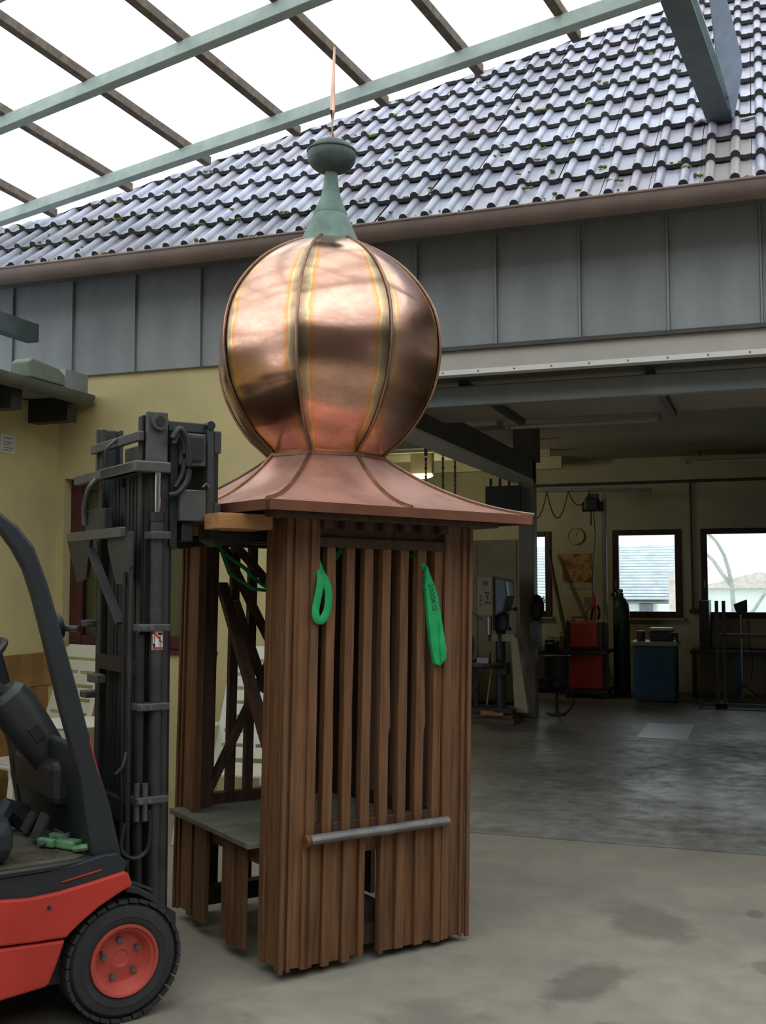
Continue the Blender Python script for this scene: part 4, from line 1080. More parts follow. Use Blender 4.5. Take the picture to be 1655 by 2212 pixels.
# ------------------------------------------------------------------ board on the forks, clamp in the footwell
FM = Matrix.Translation((OX, OY, 0)) @ Matrix.Rotation(AZ, 4, 'Z')
pk = G().bx(-.262, -.028, 0.012, 0.15, 1.767, 1.828).bx(-.16, -.028, 0.15, 0.34, 1.767, 1.828).obj('packing_board', 'new_wood', None, bevel=0.003)
pk.matrix_world = FM
tag(pk, 'fresh orange-brown wooden board lying on the fork under the eaves', 'board')
cl = thing('lifting_clamp', 'green painted lifting clamp lying on the forklift floor', 'clamp')
cl.matrix_world = FM @ Matrix.Translation((-.785, 0.17, 0.597)) @ Matrix.Rotation(math.radians(-62), 4, 'Z')
G().tube([(0.10+0.045*math.cos(a), 0.035*math.sin(a), 0.016+0.012*math.cos(a)) for a in [math.radians(-150+20*i) for i in range(16)]], 0.012, 8).obj('shackle', 'clamp_green', cl, smooth=True)
G().bx(-.03, 0.06, -.028, 0.028, 0.0, 0.032).obj('clamp_body', 'clamp_green', cl, bevel=0.008)
G().bx(-.10, -.02, 0.012, 0.04, 0.004, 0.04).obj('jaw', 'clamp_green', cl, bevel=0.006)
G().bx(-.10, -.02, -.045, -.018, 0.004, 0.034).obj('jaw', 'clamp_green', cl, bevel=0.006)
G().cyl((-.06, -.07, 0.02), (-.06, .085, 0.028), 0.008, 10).obj('screw_spindle', 'bare_steel', cl, smooth=True)
G().cyl((-.075, .06, 0.03), (-.13, .075, 0.036), 0.006, 8).obj('tommy_bar', 'bare_steel', cl)
G().cyl((0.0, 0, 0.03), (0.0, 0, 0.044), 0.012, 10).obj('pin', 'bare_steel', cl)
# ------------------------------------------------------------------ yard furniture by the yellow wall
def make_chair(label, loc, rz):
    c = thing('garden_chair', label, 'chair', loc, rz, 'white plastic garden chairs by the yellow wall')
    # seat looks towards local -y; backrest rises at +y, leaning back
    th = math.radians(17)
    def bp(x, t, off=0.0): return (x, 0.22+t*math.sin(th)+off*math.cos(th), 0.42+t*math.cos(th)-off*math.sin(th))
    def slab(name, x0, x1, t0, t1, o0=0.0, o1=0.018, wid0=1.0, wid1=1.0):
        g = G()
        cs = [bp(x0*wid0, t0, o0), bp(x1*wid0, t0, o0), bp(x1*wid0, t0, o1), bp(x0*wid0, t0, o1), bp(x0*wid1, t1, o0), bp(x1*wid1, t1, o0), bp(x1*wid1, t1, o1), bp(x0*wid1, t1, o1)]
        g._box(cs); return g.obj(name, 'white_plastic', c, bevel=0.004)
    wd = lambda t: 1.0-0.25*t
    slab('back_stile', -.27, -.225, -0.02, 0.74, wid0=wd(0), wid1=wd(.74)); slab('back_stile', .225, .27, -0.02, 0.74, wid0=wd(0), wid1=wd(.74))
    slab('top_rail', -.232, .232, 0.665, 0.755, wid0=wd(.66), wid1=wd(.75)+.02)
    for k in range(7):
        t0 = 0.02+0.0925*k
        slab('back_slat', -.232, .232, t0, t0+0.072, wid0=wd(t0), wid1=wd(t0+.07))
        if k < 6: slab('back_bridge', -.012, .012, t0+0.07, t0+0.095)
    for k in range(6):
        y = 0.20-0.075*k
        G().bx(-.25, .25, y-0.058, y, 0.40, 0.418).obj('seat_slat', 'white_plastic', c, bevel=0.004)
    for s in (-1, 1):
        G().bar((s*.255, 0.24, 0.395), (s*.245, -0.27, 0.395), 0.03, 0.045).obj('seat_rail', 'white_plastic', c)
        G().bar((s*.25, -.24, 0.40), (s*.28, -.30, 0.0), 0.04, 0.05).obj('leg', 'white_plastic', c, bevel=0.006)
        G().bar((s*.25, .18, 0.40), (s*.28, .30, 0.0), 0.04, 0.05).obj('leg', 'white_plastic', c, bevel=0.006)
        G().bar((s*.285, -.25, 0.635), (s*.275, .30, 0.645), 0.05, 0.022).obj('armrest', 'white_plastic', c, bevel=0.008)
        G().bar((s*.28, -.23, 0.63), (s*.265, -.22, 0.41), 0.03, 0.04).obj('arm_post', 'white_plastic', c)
    return c
make_chair('white slatted garden chair partly hidden behind the forklift pillar', (-4.55, 5.90, 0), math.radians(-20))
make_chair('white slatted garden chair seen through the turret opening', (-3.12, 6.10, 0), math.radians(6))
tb = thing('garden_table', 'small round white plastic table beside the slatted chair', 'table', (-3.84, 5.42, 0))
G().lathe([(0.0, 0.73), (0.20, 0.725), (0.235, 0.730), (0.245, 0.745), (0.24, 0.755), (0.0, 0.758)], 32, cap=False).obj('table_top', 'white_plastic', tb, smooth=True)
for a in (0.6, 2.17, 3.74, 5.31):
    G().bar((0.13*math.cos(a), 0.13*math.sin(a), 0.73), (0.24*math.cos(a), 0.24*math.sin(a), 0.0), 0.045, 0.05).obj('leg', 'white_plastic', tb, bevel=0.006)
sg = thing('wall_sign', 'small white notice plate on the yellow side wall', 'sign', (-4.95, 6.15, 2.52))
G().bx(0.0, 0.006, -0.075, 0.075, -0.065, 0.065).obj('plate', 'paper_white', sg, bevel=0.002)
for z, y0, y1 in ((0.042, -0.05, 0.045), (0.014, -0.055, 0.05), (-0.004, -0.055, 0.02), (-0.024, -0.05, 0.05), (-0.042, -0.055, 0.035)):
    G().bx(0.006, 0.0068, y0, y1, z-0.004, z+0.004).obj('print_line', 'cloth_grey', sg)
# ------------------------------------------------------------------ things in the workshop
# pillar drill
dp = thing('pillar_drill', 'beige and blue pillar drill standing beside the workshop post', 'drill press', (-2.95, 12.15, 0))
G().bx(-.26, .22, -.22, .20, 0.10, 0.16).obj('base_plate', 'machine_dark', dp, bevel=0.01)
G().cyl((0.03, .05, .16), (0.03, .05, 1.25), 0.055, 16).obj('column', 'machine_dark', dp, smooth=True)
G().bx(-.05, .12, -.02, .12, 1.02, 1.22).obj('head_collar', 'machine_dark', dp, bevel=0.02)
G().bx(-.155, .03, -.30, .12, 1.19, 1.64).obj('gear_head', 'machine_beige', dp, bevel=0.02)
G().prism([(.03, 1.63), (.16, 1.60), (.18, 1.42), (.13, 1.24), (.03, 1.20)], 'y', -.26, .16).obj('motor_housing', 'machine_blue', dp, bevel=0.02)
G().cyl((-.06, -.302, 1.56), (-.06, -.31, 1.56), 0.028, 16).obj('dial', 'cloth_grey', dp)
for x, z in ((-.115, 1.42), (-.115, 1.37), (-.115, 1.32), (-.05, 1.455), (-.02, 1.455), (-.035, 1.42), (-.035, 1.395)):
    G().cyl((x, -.30, z), (x, -.312, z), 0.010, 8).obj('push_button', 'machine_dark', dp)
G().bx(-.065, .0, -.306, -.30, 1.33, 1.355).obj('switch_plate', 'weld_red', dp)
G().cyl((-.06, -.12, 1.19), (-.06, -.12, 0.98), 0.03, 12).obj('quill', 'bare_steel', dp, smooth=True)
G().cyl((-.06, -.12, 0.98), (-.06, -.12, 0.90), 0.018, 12, 0.008).obj('chuck', 'machine_dark', dp, smooth=True)
for a, b in (((-.15, -.1, 1.50), (-.30, -.16, 1.64)), ((.13, -.1, 1.27), (.25, -.16, 1.27)), ((-.14, -.1, 1.14), (-.30, -.2, 1.27)), ((.10, 0, 1.12), (.17, -.1, 1.05))):
    h_ = G().cyl(a, b, 0.009, 8).obj('feed_lever', 'bare_steel', dp)
    G().sphere(b, 0.024, n=10).obj('knob', 'machine_dark', h_, smooth=True)
G().lathe([(0.0, .60), (0.17, .605), (0.21, .62), (0.21, .65), (0.0, .652)], 24, Matrix.Translation((-.12, -.08, 0)), cap=False).obj('drill_table', 'machine_dark', dp, smooth=True)
G().bx(-.02, .12, -.05, .12, .52, .66).obj('table_arm', 'machine_dark', dp, bevel=0.01)
G().bx(-.20, -.06, -.16, -.05, .652, .72).obj('machine_vice', 'bare_steel', dp, bevel=0.006)
pd = thing('timber_plinth', 'low stack of worn timbers under the pillar drill', 'timber', (-2.98, 12.12, 0))
G().bx(-.26, .28, -.24, .24, 0.0, 0.055).obj('plank', 'dusty_wood', pd, bevel=0.006)
G().bx(-.24, .26, -.22, .22, 0.056, 0.099).obj('plank', 'dusty_wood', pd, bevel=0.006)
G().prism([(.16, .95), (.24, .95), (.36, .10), (.20, .10)], 'y', -.02, .18).obj('stand', 'machine_beige', dp, bevel=0.01)
G().bx(-.05, .20, .0, .12, .90, .98).obj('stand_bracket', 'machine_beige', dp)
for i, (x, y, z, sx, sy, sz, lab) in enumerate(((-3.06, 11.86, .101, .16, .07, .05, 'reddish wood block on the timber plinth'), (-2.90, 11.86, .101, .10, .08, .035, 'thin wood offcut on the timber plinth'))):
    w_ = G().bx(x, x+sx, y-sy, y, z, z+sz).obj('wood_block', 'new_wood', None, bevel=0.004); tag(w_, lab, 'wood block')
# machine bench left of the drill
mb = thing('machine_bench', 'dark green metalworking bench half hidden behind the turret', 'workbench', (-3.75, 12.6, 0))
G().bx(-.55, .42, -.30, .30, .60, .66).obj('bench_top', 'machine_green', mb, bevel=0.006)
G().bx(-.50, .10, -.26, .26, .0, .598).obj('bench_cabinet', 'machine_green', mb, bevel=0.01)
G().bx(.34, .40, -.26, -.20, 0, .598).obj('leg', 'machine_green', mb); G().bx(.34, .40, .20, .26, 0, .598).obj('leg', 'machine_green', mb)
bg_ = thing('bench_grinder', 'greenish bench grinder on the bench behind the pillar drill', 'grinder', (-3.55, 12.55, .661))
G().lathe([(0.02, -.12), (0.10, -.11), (0.11, 0.0), (0.10, .11), (0.02, .12)], 18, Matrix.Translation((0, 0, .15)) @ Matrix.Rotation(math.radians(90), 4, 'Y')).obj('motor', 'machine_green', bg_, smooth=True)
for x in (-.17, .17):
    G().lathe([(0.02, -.025), (0.13, -.025), (0.13, .025), (0.02, .025)], 22, Matrix.Translation((x, 0, .15)) @ Matrix.Rotation(math.radians(90), 4, 'Y')).obj('grinding_wheel', 'cloth_grey', bg_, smooth=True)
G().bx(-.10, .10, -.09, .09, 0, .06).obj('foot', 'machine_green', bg_, bevel=0.008)
for i, (x, y, c, m_) in enumerate(((-3.95, 12.4, 'yellow oil can on the bench behind the slats', 'broom_yellow'), (-4.12, 12.5, 'steel can on the bench behind the slats', 'bare_steel'))):
    t_ = thing('can', c, 'can', (x, y, .661))
    G().lathe([(0.045, 0), (0.045, .15), (0.03, .17), (0.012, .19), (0.010, .23)], 16).obj('can_body', m_, t_, smooth=True)
    G().cyl((0, 0, .22), (0.05, 0, .27), 0.006, 8).obj('spout', 'bare_steel', t_)
# broom and poles by the drill
for i, (a, b, m_, lab) in enumerate((((-3.12, 12.30, 0.12), (-3.02, 12.42, 0.98), 'broom_yellow', 'yellow broomstick leaning below the drill table'),
                                     ((-3.36, 11.95, 0.0), (-3.10, 12.45, 0.75), 'dusty_wood', 'bare wooden stick leaning left of the drill'))):
    t_ = thing('broomstick', lab, 'stick', (0, 0, 0))
    G().cyl(a, b, 0.012, 10).obj('stick', m_, t_, smooth=True)
    v_ = Vector(a); G().box((v_.x, v_.y, v_.z+0.012), (0.16, 0.05, 0.024)).obj('brush_head', 'dusty_wood', t_, bevel=0.004)
# switchboard hanging from the beam, cables
sb = thing('switchboard', 'dark flat board hanging by the workshop post below the ceiling beam', 'board', (-2.92, 12.42, 0))
G().bx(-.22, .20, -.02, .02, 2.32, 2.70).obj('panel', 'black_iron', sb, bevel=0.004)
for x in (-.16, -.05, .06): G().cyl((x, 0, 2.70), (x, 0, 2.79), 0.02, 8).obj('hanger', 'steel_dark', sb)
for i, x in enumerate((-3.62, -3.42, -3.28)):
    t_ = thing('hanging_chain', ['left', 'middle', 'right'][i]+' of the three chains hanging from the ceiling left of the post', 'chain', (x, 11.6, 0))
    g = G()
    for k in range(24): g.box((0, 0, 2.95-0.05*k+(0.1 if i == 1 else 0)), (0.014, 0.026, 0.045) if k % 2 else (0.026, 0.014, 0.045))
    g.obj('links', 'steel_dark', t_)
    G().box((0, 0, 3.2), (0.03, 0.03, 0.42)).obj('hanger', 'steel_dark', t_)
# brush bundle on the post, patch of light below it
bb = thing('hanging_brushes', 'black bundle of bristly brushes hanging on the workshop post', 'brush', (-2.55, 12.45, 0))
G().sphere((0, 0, 1.28), 0.09, (1.0, 0.8, 1.7), 12).obj('bundle', 'black_iron', bb, smooth=True)
g = G(); rr_ = random.Random(4)
for k in range(26):
    a = rr_.uniform(-1.3, 1.3); z = rr_.uniform(1.12, 1.40)
    g.cyl((0.05*math.sin(a), -0.03, z), (0.05+0.12*math.cos(a)*rr_.uniform(.4, 1), -0.05, z+0.07*math.sin(a)), 0.006, 5, 0.002)
g.obj('bristles', 'black_iron', bb)
ct = thing('post_light_patch', 'grey sheet standing in for light on the post below the black brushes', 'light_patch', (-2.57, 12.48, 0))  # light falling on the post, built as a grey sheet
G().grid([[(-.07+.035*i, .008*math.sin(i*2+z*9), z) for i in range(5)] for z in (1.10, .98, .86, .80)]).obj('light_patch', 'cloth_grey', ct, smooth=True)
# bin stand with a loop of cable
bn_ = thing('waste_bag_stand', 'dark waste bag on a tube stand in front of the bench', 'bin', (-2.42, 12.95, 0))
G().lathe([(0.10, .30), (0.145, .34), (0.15, .66), (0.155, .70), (0.12, .70)], 16).obj('bag', 'black_iron', bn_, smooth=True)
G().lathe([(0.155, .69), (0.168, .70), (0.155, .71)], 18, cap=False).obj('ring', 'steel_dark', bn_)
G().cyl((0, 0, .02), (0, 0, .31), 0.02, 10).obj('tube', 'steel_dark', bn_); G().lathe([(0.0, 0.0), (0.11, 0.0), (0.11, 0.015), (0.03, 0.03), (0.0, 0.03)], 16, cap=False).obj('foot', 'steel_dark', bn_)
cb = G().tube([(-2.42+0.02+0.22*math.cos(a), 12.75, 0.23+0.22*math.sin(a)) for a in [math.radians(-120+20*i) for i in range(14)]], 0.010, 8).obj('cable_loop', 'hose_black')
tag(cb, 'black cable hanging in a loop beside the waste bag stand', 'cable')
# rear workbench
rb = thing('rear_workbench', 'cluttered dark workbench along the rear wall under the clock', 'workbench', (-3.12, 15.65, 0))
G().bx(-.62, .38, -.38, .45, .56, .62).obj('bench_top', 'machine_dark', rb, bevel=0.006)
for x in (-.55, .30): 
    for y in (-.32, .38): G().bx(x, x+.06, y-.03, y+.03, 0, .56).obj('leg', 'machine_dark', rb)
G().bx(-.5, .28, -.2, .40, .12, .15).obj('shelf', 'machine_dark', rb)
rr_ = random.Random(9)
for i, (x, y, sx, sy, sz, n_, lab) in enumerate(((-3.45, 15.5, .22, .16, .12, 'parts_box', 'dark parts box at the left end of the rear workbench'), (-3.20, 15.45, .18, .14, .18, 'power_tool', 'dark power tool on the rear workbench'), (-2.97, 15.58, .20, .18, .11, 'toolbox', 'low black toolbox in the middle of the rear workbench'), (-2.78, 15.36, .09, .10, .2, 'paint_tin', 'brown tin at the right end of the rear workbench'))):
    t_ = thing(n_, lab, n_.replace('_', ' '), (x, y, .621))
    G().bx(-sx/2, sx/2, -sy/2, sy/2, 0, sz).obj('body', 'machine_dark' if i != 3 else 'dusty_wood', t_, bevel=0.02)
    G().tube([(-sx/3, 0, sz), (-sx/3, 0, sz+.05), (sx/3, 0, sz+.05), (sx/3, 0, sz)], 0.009, 6).obj('handle', 'steel_dark', t_)
lp = thing('leaning_bar', 'long brown bar leaning on the rear wall across the narrow window', 'bar', (0, 0, 0))
G().cyl((-2.74, 15.55, .66), (-3.10, 16.0, 2.06), 0.028, 10).obj('bar', 'steel_dark', lp, smooth=True)
for i, (x, y, r_, h_, lab) in enumerate(((-3.32, 15.325, .04, .13, 'dark jar between the parts box and the power tool'), (-3.16, 15.325, .045, .10, 'squat dark tin in front of the power tool'), (-3.55, 15.33, .04, .17, 'tall dark can at the left edge of the rear workbench'))):
    t_ = thing('workshop_tin', lab, 'tin', (x, y, .621))
    G().lathe([(0.0, 0), (r_, 0), (r_, h_), (r_*.9, h_+.012), (0.0, h_+.012)], 16, cap=False).obj('tin_body', 'machine_dark', t_, smooth=True)
    G().lathe([(r_*.5, h_+.012), (r_*.5, h_+.03), (0.0, h_+.03)], 14, cap=False).obj('cap', 'bare_steel', t_, smooth=True)
vs_ = thing('bench_vice', 'dark bench vice on the front edge of the rear workbench', 'vice', (-2.95, 15.30, .621))
G().bx(-.06, .06, -.08, .10, 0, .05).obj('base', 'black_iron', vs_, bevel=0.008); G().bx(-.05, .05, -.02, .08, .05, .15).obj('fixed_jaw', 'black_iron', vs_, bevel=0.008)
G().bx(-.05, .05, -.12, -.06, .07, .15).obj('moving_jaw', 'black_iron', vs_, bevel=0.008); G().cyl((0, -.20, .10), (0, .0, .10), 0.014, 10).obj('screw', 'bare_steel', vs_); G().cyl((-.08, -.19, .10), (.08, -.19, .10), 0.007, 8).obj('handle', 'bare_steel', vs_)
# clock, calendar picture, paper notes
ck = thing('wall_clock', 'round pale wall clock above the calendar picture', 'clock', (-2.71, 16.2, 2.26))
MX = Matrix.Rotation(math.radians(90), 4, 'X')
G().lathe([(0.0, 0.0), (0.125, 0.0), (0.13, 0.02), (0.12, 0.035), (0.112, 0.03)], 28, MX, cap=False).obj('case', 'machine_beige', ck, smooth=True)
G().lathe([(0.0, 0.024), (0.113, 0.024)], 28, MX, cap=False).obj('dial', 'clock_face', ck)
G().bar((0, -.027, 0), (-.05, -.027, .035), 0.003, 0.008, (0, 1, 0)).obj('hour_hand', 'black_iron', ck)
G().bar((0, -.028, 0), (.03, -.028, .085), 0.003, 0.006, (0, 1, 0)).obj('minute_hand', 'black_iron', ck)
cp = thing('calendar', 'wall calendar with an orange-brown picture under the clock', 'calendar', (-2.70, 16.2, 1.78))
G().bx(-.22, .22, -.006, -.001, -.21, .22).obj('picture', 'poster_print', cp)
G().bx(-.22, .22, -.005, -.001, -.42, -.215).obj('month_sheet', 'wall_inside', cp)
for k in range(8): G().bx(-.18+.045*k, -.155+.045*k, -.0055, -.005, -.315, -.295).obj('day_mark', 'cloth_grey', cp)
pp = G().bx(-2.60, -2.42, 16.19, 16.197, 1.22, 1.36).obj('paper_sheet', 'cloth_grey'); tag(pp, 'greyish paper sheet pinned below the calendar', 'paper')
# hoist on its jib with cable loops
ho = thing('chain_hoist', 'dark electric hoist hanging from the jib near the rear wall', 'hoist', (-2.30, 15.1, 0))
G().bx(-.10, .10, -.10, .10, 2.56, 2.74).obj('motor', 'black_iron', ho, bevel=0.03)
G().cyl((-.13, 0, 2.62), (.15, 0, 2.62), 0.07, 14).obj('drum', 'black_iron', ho, smooth=True)
G().bx(-.05, .09, -.05, .05, 2.74, 2.80).obj('trolley', 'steel_dark', ho)
G().cyl((-.02, 0, 2.56), (-.02, 0, 2.36), 0.012, 8).obj('hook_chain', 'steel_dark', ho)
G().tube(cat([(.03, -.1, 2.56), (.05, -.1, 2.2), (.02, -.1, 1.8), (.0, -.1, 1.5), (.03, -.1, 1.38)]), 0.008, 6).obj('control_cable', 'hose_black', ho)
G().bx(.0, .06, -.13, -.07, 1.24, 1.40).obj('control_box', 'weld_red', ho, bevel=0.01)
jb = thing('jib_beam', 'grey jib beam carrying the hoist and sagging cables', 'jib', (0, 0, 0))
G().bar((-3.25, 15.1, 2.88), (-1.5, 15.1, 2.83), 0.08, 0.05).obj('jib', 'cloth_grey', jb)
G().bx(-2.17, -2.11, 15.07, 15.13, 0, 2.86).obj('jib_post', 'post_grey', jb)
for k in range(3):
    x0 = -3.22+0.30*k
    G().tube([(x0+0.30*t/8, 15.03, 2.84-0.34*(1-((t-4)/4)**2)*(1.1 if k < 2 else .6)) for t in range(9)], 0.009, 6).obj('festoon_cable', 'hose_black', jb, smooth=True)
# pipes on the rear wall
pi2 = thing('wall_conduit', 'thin conduit running along and down the rear wall between the windows', 'conduit', (0, 0, 0))
G().cyl((-3.4, 16.16, 3.03), (4.5, 16.16, 3.03), 0.022, 8).obj('run', 'steel_dark', pi2)
G().cyl((-1.055, 16.16, 3.02), (-1.05, 16.16, 1.18), 0.015, 8).obj('drop', 'steel_dark', pi2)
G().bx(-1.10, -.98, 16.12, 16.2, 1.13, 1.19).obj('socket_box', 'steel_dark', pi2, bevel=0.005)
# welding set
wm = thing('welding_machine', 'red welding machine on a trolley of two stacked units', 'welder', (-2.40, 15.2, 0))
G().bx(-.26, .24, -.28, .32, .12, .60).obj('lower_unit', 'weld_red', wm, bevel=0.02)
G().bx(-.30, .30, -.32, .36, .60, .645).obj('shelf', 'machine_dark', wm)
G().bx(-.22, .18, -.26, .30, .68, 1.03).obj('upper_unit', 'weld_red', wm, bevel=0.02)
G().bx(-.25, -.22, -.27, .31, .66, 1.05).obj('end_cap', 'machine_dark', wm); G().bx(.18, .24, -.27, .31, .66, 1.03).obj('end_cap', 'machine_dark', wm)
G().tube([(-.20, -.1, 1.03), (-.20, -.1, 1.09), (.0, -.1, 1.09), (.0, -.1, 1.03)], 0.012, 6).obj('handle', 'machine_dark', wm)
G().bx(-.30, .30, -.30, .34, .07, .12).obj('trolley_base', 'machine_dark', wm)
for x in (-.24, .24):
    for y in (-.26, .28): G().cyl((x-.02, y, .06), (x+.02, y, .06), 0.06, 14).obj('castor', 'rubber', wm, smooth=True)
G().tube(cat([(.05, 0, 1.05), (.08, -.05, 1.22), (.12, -.05, 1.28), (.17, -.05, 1.18), (.15, -.05, 1.06)]), 0.018, 8).obj('torch_hose', 'hose_black', wm, smooth=True)
G().tube(cat([(.02, -.1, 1.04), (.0, -.1, 1.15), (.06, -.1, 1.24), (.12, -.1, 1.2), (.10, -.1, 1.04)]), 0.014, 8).obj('torch_hose', 'weld_red', wm, smooth=True)
gc_ = thing('gas_cylinder', 'tall dark green gas cylinder behind the welding machine', 'gas cylinder', (-1.97, 15.45, 0))
G().lathe([(0.0, 0.0), (0.105, 0.0), (0.115, 0.02), (0.115, 1.18), (0.105, 1.27), (0.07, 1.34), (0.035, 1.37), (0.032, 1.42)], 22, cap=False).obj('body', 'gas_green', gc_, smooth=True)
G().cyl((0, 0, 1.41), (0, 0, 1.48), 0.022, 10).obj('valve', 'bare_steel', gc_); G().cyl((-.05, 0, 1.45), (.03, 0, 1.45), 0.012, 8).obj('valve_outlet', 'bare_steel', gc_)
G().cyl((-.10, -.02, 1.40), (-.10, -.05, 1.40), 0.035, 14).obj('gauge', 'black_iron', gc_)
# blue cabinet with things on it
bc_ = thing('tool_cabinet', 'blue steel tool cabinet with a worn top under the rear window', 'cabinet', (-1.46, 14.95, 0))
G().bx(-.27, .27, -.28, .28, .03, .74).obj('body', 'cabinet_blue', bc_, bevel=0.01)
G().bx(-.30, .30, -.31, .31, .74, .79).obj('top', 'machine_beige', bc_, bevel=0.006)
G().bx(-.25, .25, -.292, -.28, .06, .72).obj('door', 'cabinet_blue', bc_, bevel=0.006)
G().bx(-.24, .24, -.25, .25, 0, .03).obj('plinth', 'black_iron', bc_)
t_ = thing('round_tin', 'dark round tin at the left end of the blue cabinet', 'tin', (-1.64, 14.85, .791))
G().lathe([(0.0, 0), (0.055, 0), (0.055, .12), (0.06, .125), (0.06, .135), (0.0, .135)], 18, cap=False).obj('tin_body', 'machine_dark', t_, smooth=True)
t_ = thing('steel_case', 'shiny steel case lying on the blue cabinet', 'case', (-1.38, 14.95, .791))
G().bx(-.15, .15, -.12, .12, 0, .13).obj('case_body', 'machine_dark', t_, bevel=0.015); G().bx(-.155, .155, -.125, .125, .13, .175).obj('case_lid', 'bare_steel', t_, bevel=0.012)
G().tube([(-.05, -.13, .10), (-.05, -.15, .10), (.05, -.15, .10), (.05, -.13, .10)], 0.007, 6).obj('handle', 'steel_dark', t_)
t_ = thing('hand_drill', 'black hand drill at the right end of the blue cabinet', 'drill', (-1.21, 14.72, .791))
G().bar((-.05, 0, .09), (.06, 0, .10), 0.05, 0.055).obj('drill_body', 'black_iron', t_, bevel=0.01); G().bar((.04, 0, .08), (.05, 0, 0), 0.035, 0.04).obj('grip', 'black_iron', t_, bevel=0.008)
# long bench under the right windows
lb = thing('window_bench', 'dark steel bench running under the right rear window', 'workbench', (0, 15.75, 0))
G().bx(-1.05, 4.2, -.35, .42, .60, .645).obj('bench_top', 'machine_dark', lb)
for x in (-1.0, .25, 1.6, 3.0, 4.1): G().bx(x-.03, x+.03, -.30, -.24, 0, .60).obj('leg', 'machine_dark', lb)
G().bx(-.93, -.80, -.2, .44, .645, 1.32).obj('upright', 'machine_dark', lb)
G().bx(-.5, -.38, -.3, -.2, 0, .60).obj('drawer_post', 'cabinet_blue', lb)
# welded steel frame standing in front
tf = thing('welded_rack', 'welded frame of dark square steel tube standing on the floor', 'rack', (-0.62, 14.45, 0))
for x in (-.03, .055): G().bx(x-.022, x+.022, -.025, .025, .02, 1.335).obj('upright', 'steel_dark', tf, bevel=0.003)
G().bx(-.02, 3.0, -.02, .02, .87, .92).obj('cross_tube', 'steel_dark', tf); G().bx(-.25, 3.0, -.25, -.20, .025, .07).obj('base_tube', 'steel_dark', tf); G().bx(-.10, 3.0, .20, .25, .025, .07).obj('base_tube', 'steel_dark', tf)
G().bx(-.055, .08, -.25, .25, .02, .06).obj('foot_tube', 'steel_dark', tf); G().bx(-.25, -.21, -.27, -.19, 0, .10).obj('foot', 'steel_dark', tf)
G().bx(2.9, 2.95, -.025, .025, .02, 1.335).obj('upright', 'steel_dark', tf)
vl = thing('work_light', 'black flood lamp on a stand before the right rear window', 'work light', (-0.36, 15.0, 0))
G().prism([(-.09, 1.24), (-.07, 1.18), (.07, 1.18), (.07, 1.345), (.02, 1.33), (-.10, 1.28)], 'y', -.06, .06).obj('lamp_head', 'black_iron', vl, bevel=0.01)
for x in (-.045, .03): G().cyl((x, 0, 1.19), (x, 0, 1.13), 0.008, 6).obj('bracket', 'black_iron', vl)
G().cyl((-.01, 0, 0.06), (-.01, 0, 1.14), 0.016, 10).obj('pole', 'bare_steel', vl)
for a in (0, 2.1, 4.2): G().cyl((-.01, 0, .25), (-.01+.28*math.cos(a), .28*math.sin(a), .01), 0.011, 8).obj('leg', 'steel_dark', vl)
G().tube(cat([(.06, 0, 1.17), (.09, 0, .98), (.08, 0, .80), (.12, 0, .6), (.10, 0, .3)]), 0.007, 6).obj('lead', 'hose_black', vl)
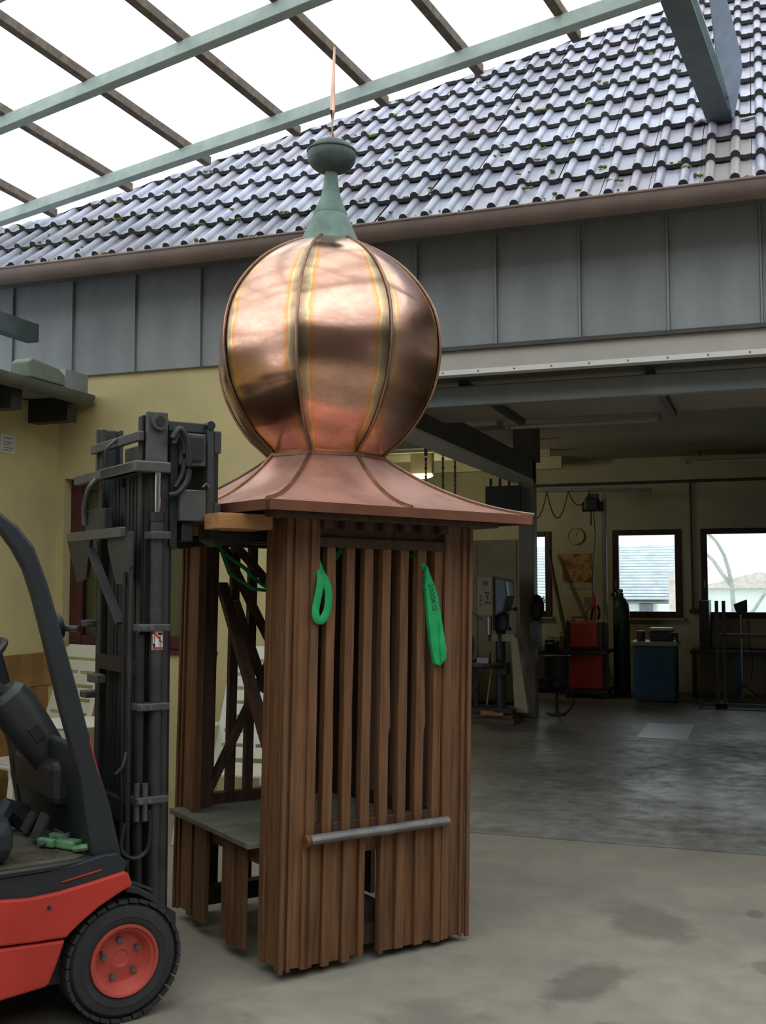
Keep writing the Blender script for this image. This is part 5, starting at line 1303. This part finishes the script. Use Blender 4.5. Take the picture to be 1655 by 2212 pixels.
# ceiling lamps
def batten_lamp(label, x0, x1, y, z, lit=False):
    l_ = thing('fluorescent_lamp', label, 'lamp', (0, y, 0), 0, 'fluorescent ceiling lamps')
    G().bx(x0, x1, -.15, .15, z+.02, z+.08).obj('housing', 'machine_beige', l_, bevel=0.006)
    for yy in (-.045, .045): G().cyl((x0+.03, yy, z+.015), (x1-.03, yy, z+.015), 0.013, 8).obj('tube', 'paper_white', l_, smooth=True)
    for x in (x0+.01, x1-.03): G().bx(x, x+.02, -.08, .08, z-.005, z+.03).obj('lampholder', 'machine_beige', l_)
    for x in (x0+.2, x1-.2): G().bx(x-.01, x+.01, -.02, .02, z+.07, 3.40).obj('hanger', 'steel_dark', l_)
batten_lamp('unlit fluorescent lamp with two tubes below the middle of the ceiling', -2.73, -1.06, 11.75, 3.27)
batten_lamp('unlit fluorescent lamp hanging near the right rear window', -1.08, 0.55, 15.7, 3.24)
ll = thing('bulkhead_lamp', 'lit oval lamp glowing yellow under the left bay ceiling', 'lamp', (-4.42, 14.0, 3.02))
G().sphere((0, 0, 0), 0.155, (1.0, .45, .26), 16).obj('diffuser', 'lamp_tube', ll, smooth=True)
G().bx(-.15, .15, -.06, .06, .03, .38).obj('mount', 'machine_beige', ll)
li = bpy.data.lights.new('bulkhead_light', 'POINT'); li.energy = 25; li.color = (1.0, 0.93, 0.55); li.shadow_soft_size = 0.12
lo_ = bpy.data.objects.new('bulkhead_light', li); COL.objects.link(lo_); lo_.parent = ll; lo_.location = (0, -.02, -.12)
# left bay furniture glimpsed through the turret and beside the drill
lk = thing('metal_locker', 'tall yellowish locker behind the pillar drill', 'locker', (-3.45, 13.9, 0))
G().bx(-.55, .42, -.25, .25, .05, 2.12).obj('body', 'machine_beige', lk, bevel=0.008)
for x0, x1 in ((-.53, -.36), (-.345, -.12), (-.10, .40)): G().bx(x0, x1, -.262, -.25, .09, 2.08).obj('door', 'machine_beige', lk, bevel=0.005)
G().bx(-.52, .39, -.22, .22, 0, .05).obj('plinth', 'machine_dark', lk)
of = thing('gas_bottle', 'small orange gas bottle on the floor behind the turret', 'gas bottle', (-3.55, 9.2, 0))
G().lathe([(0.0, 0), (0.12, 0), (0.13, .02), (0.14, .10), (0.14, .36), (0.11, .44), (0.04, .48), (0.04, .52)], 20, cap=False).obj('body', 'orange_paint', of, smooth=True)
G().lathe([(0.07, .46), (0.09, .48), (0.09, .56), (0.085, .56)], 18, cap=False).obj('collar', 'orange_paint', of)
G().cyl((0, 0, .5), (0, 0, .56), 0.02, 8).obj('valve', 'bare_steel', of)
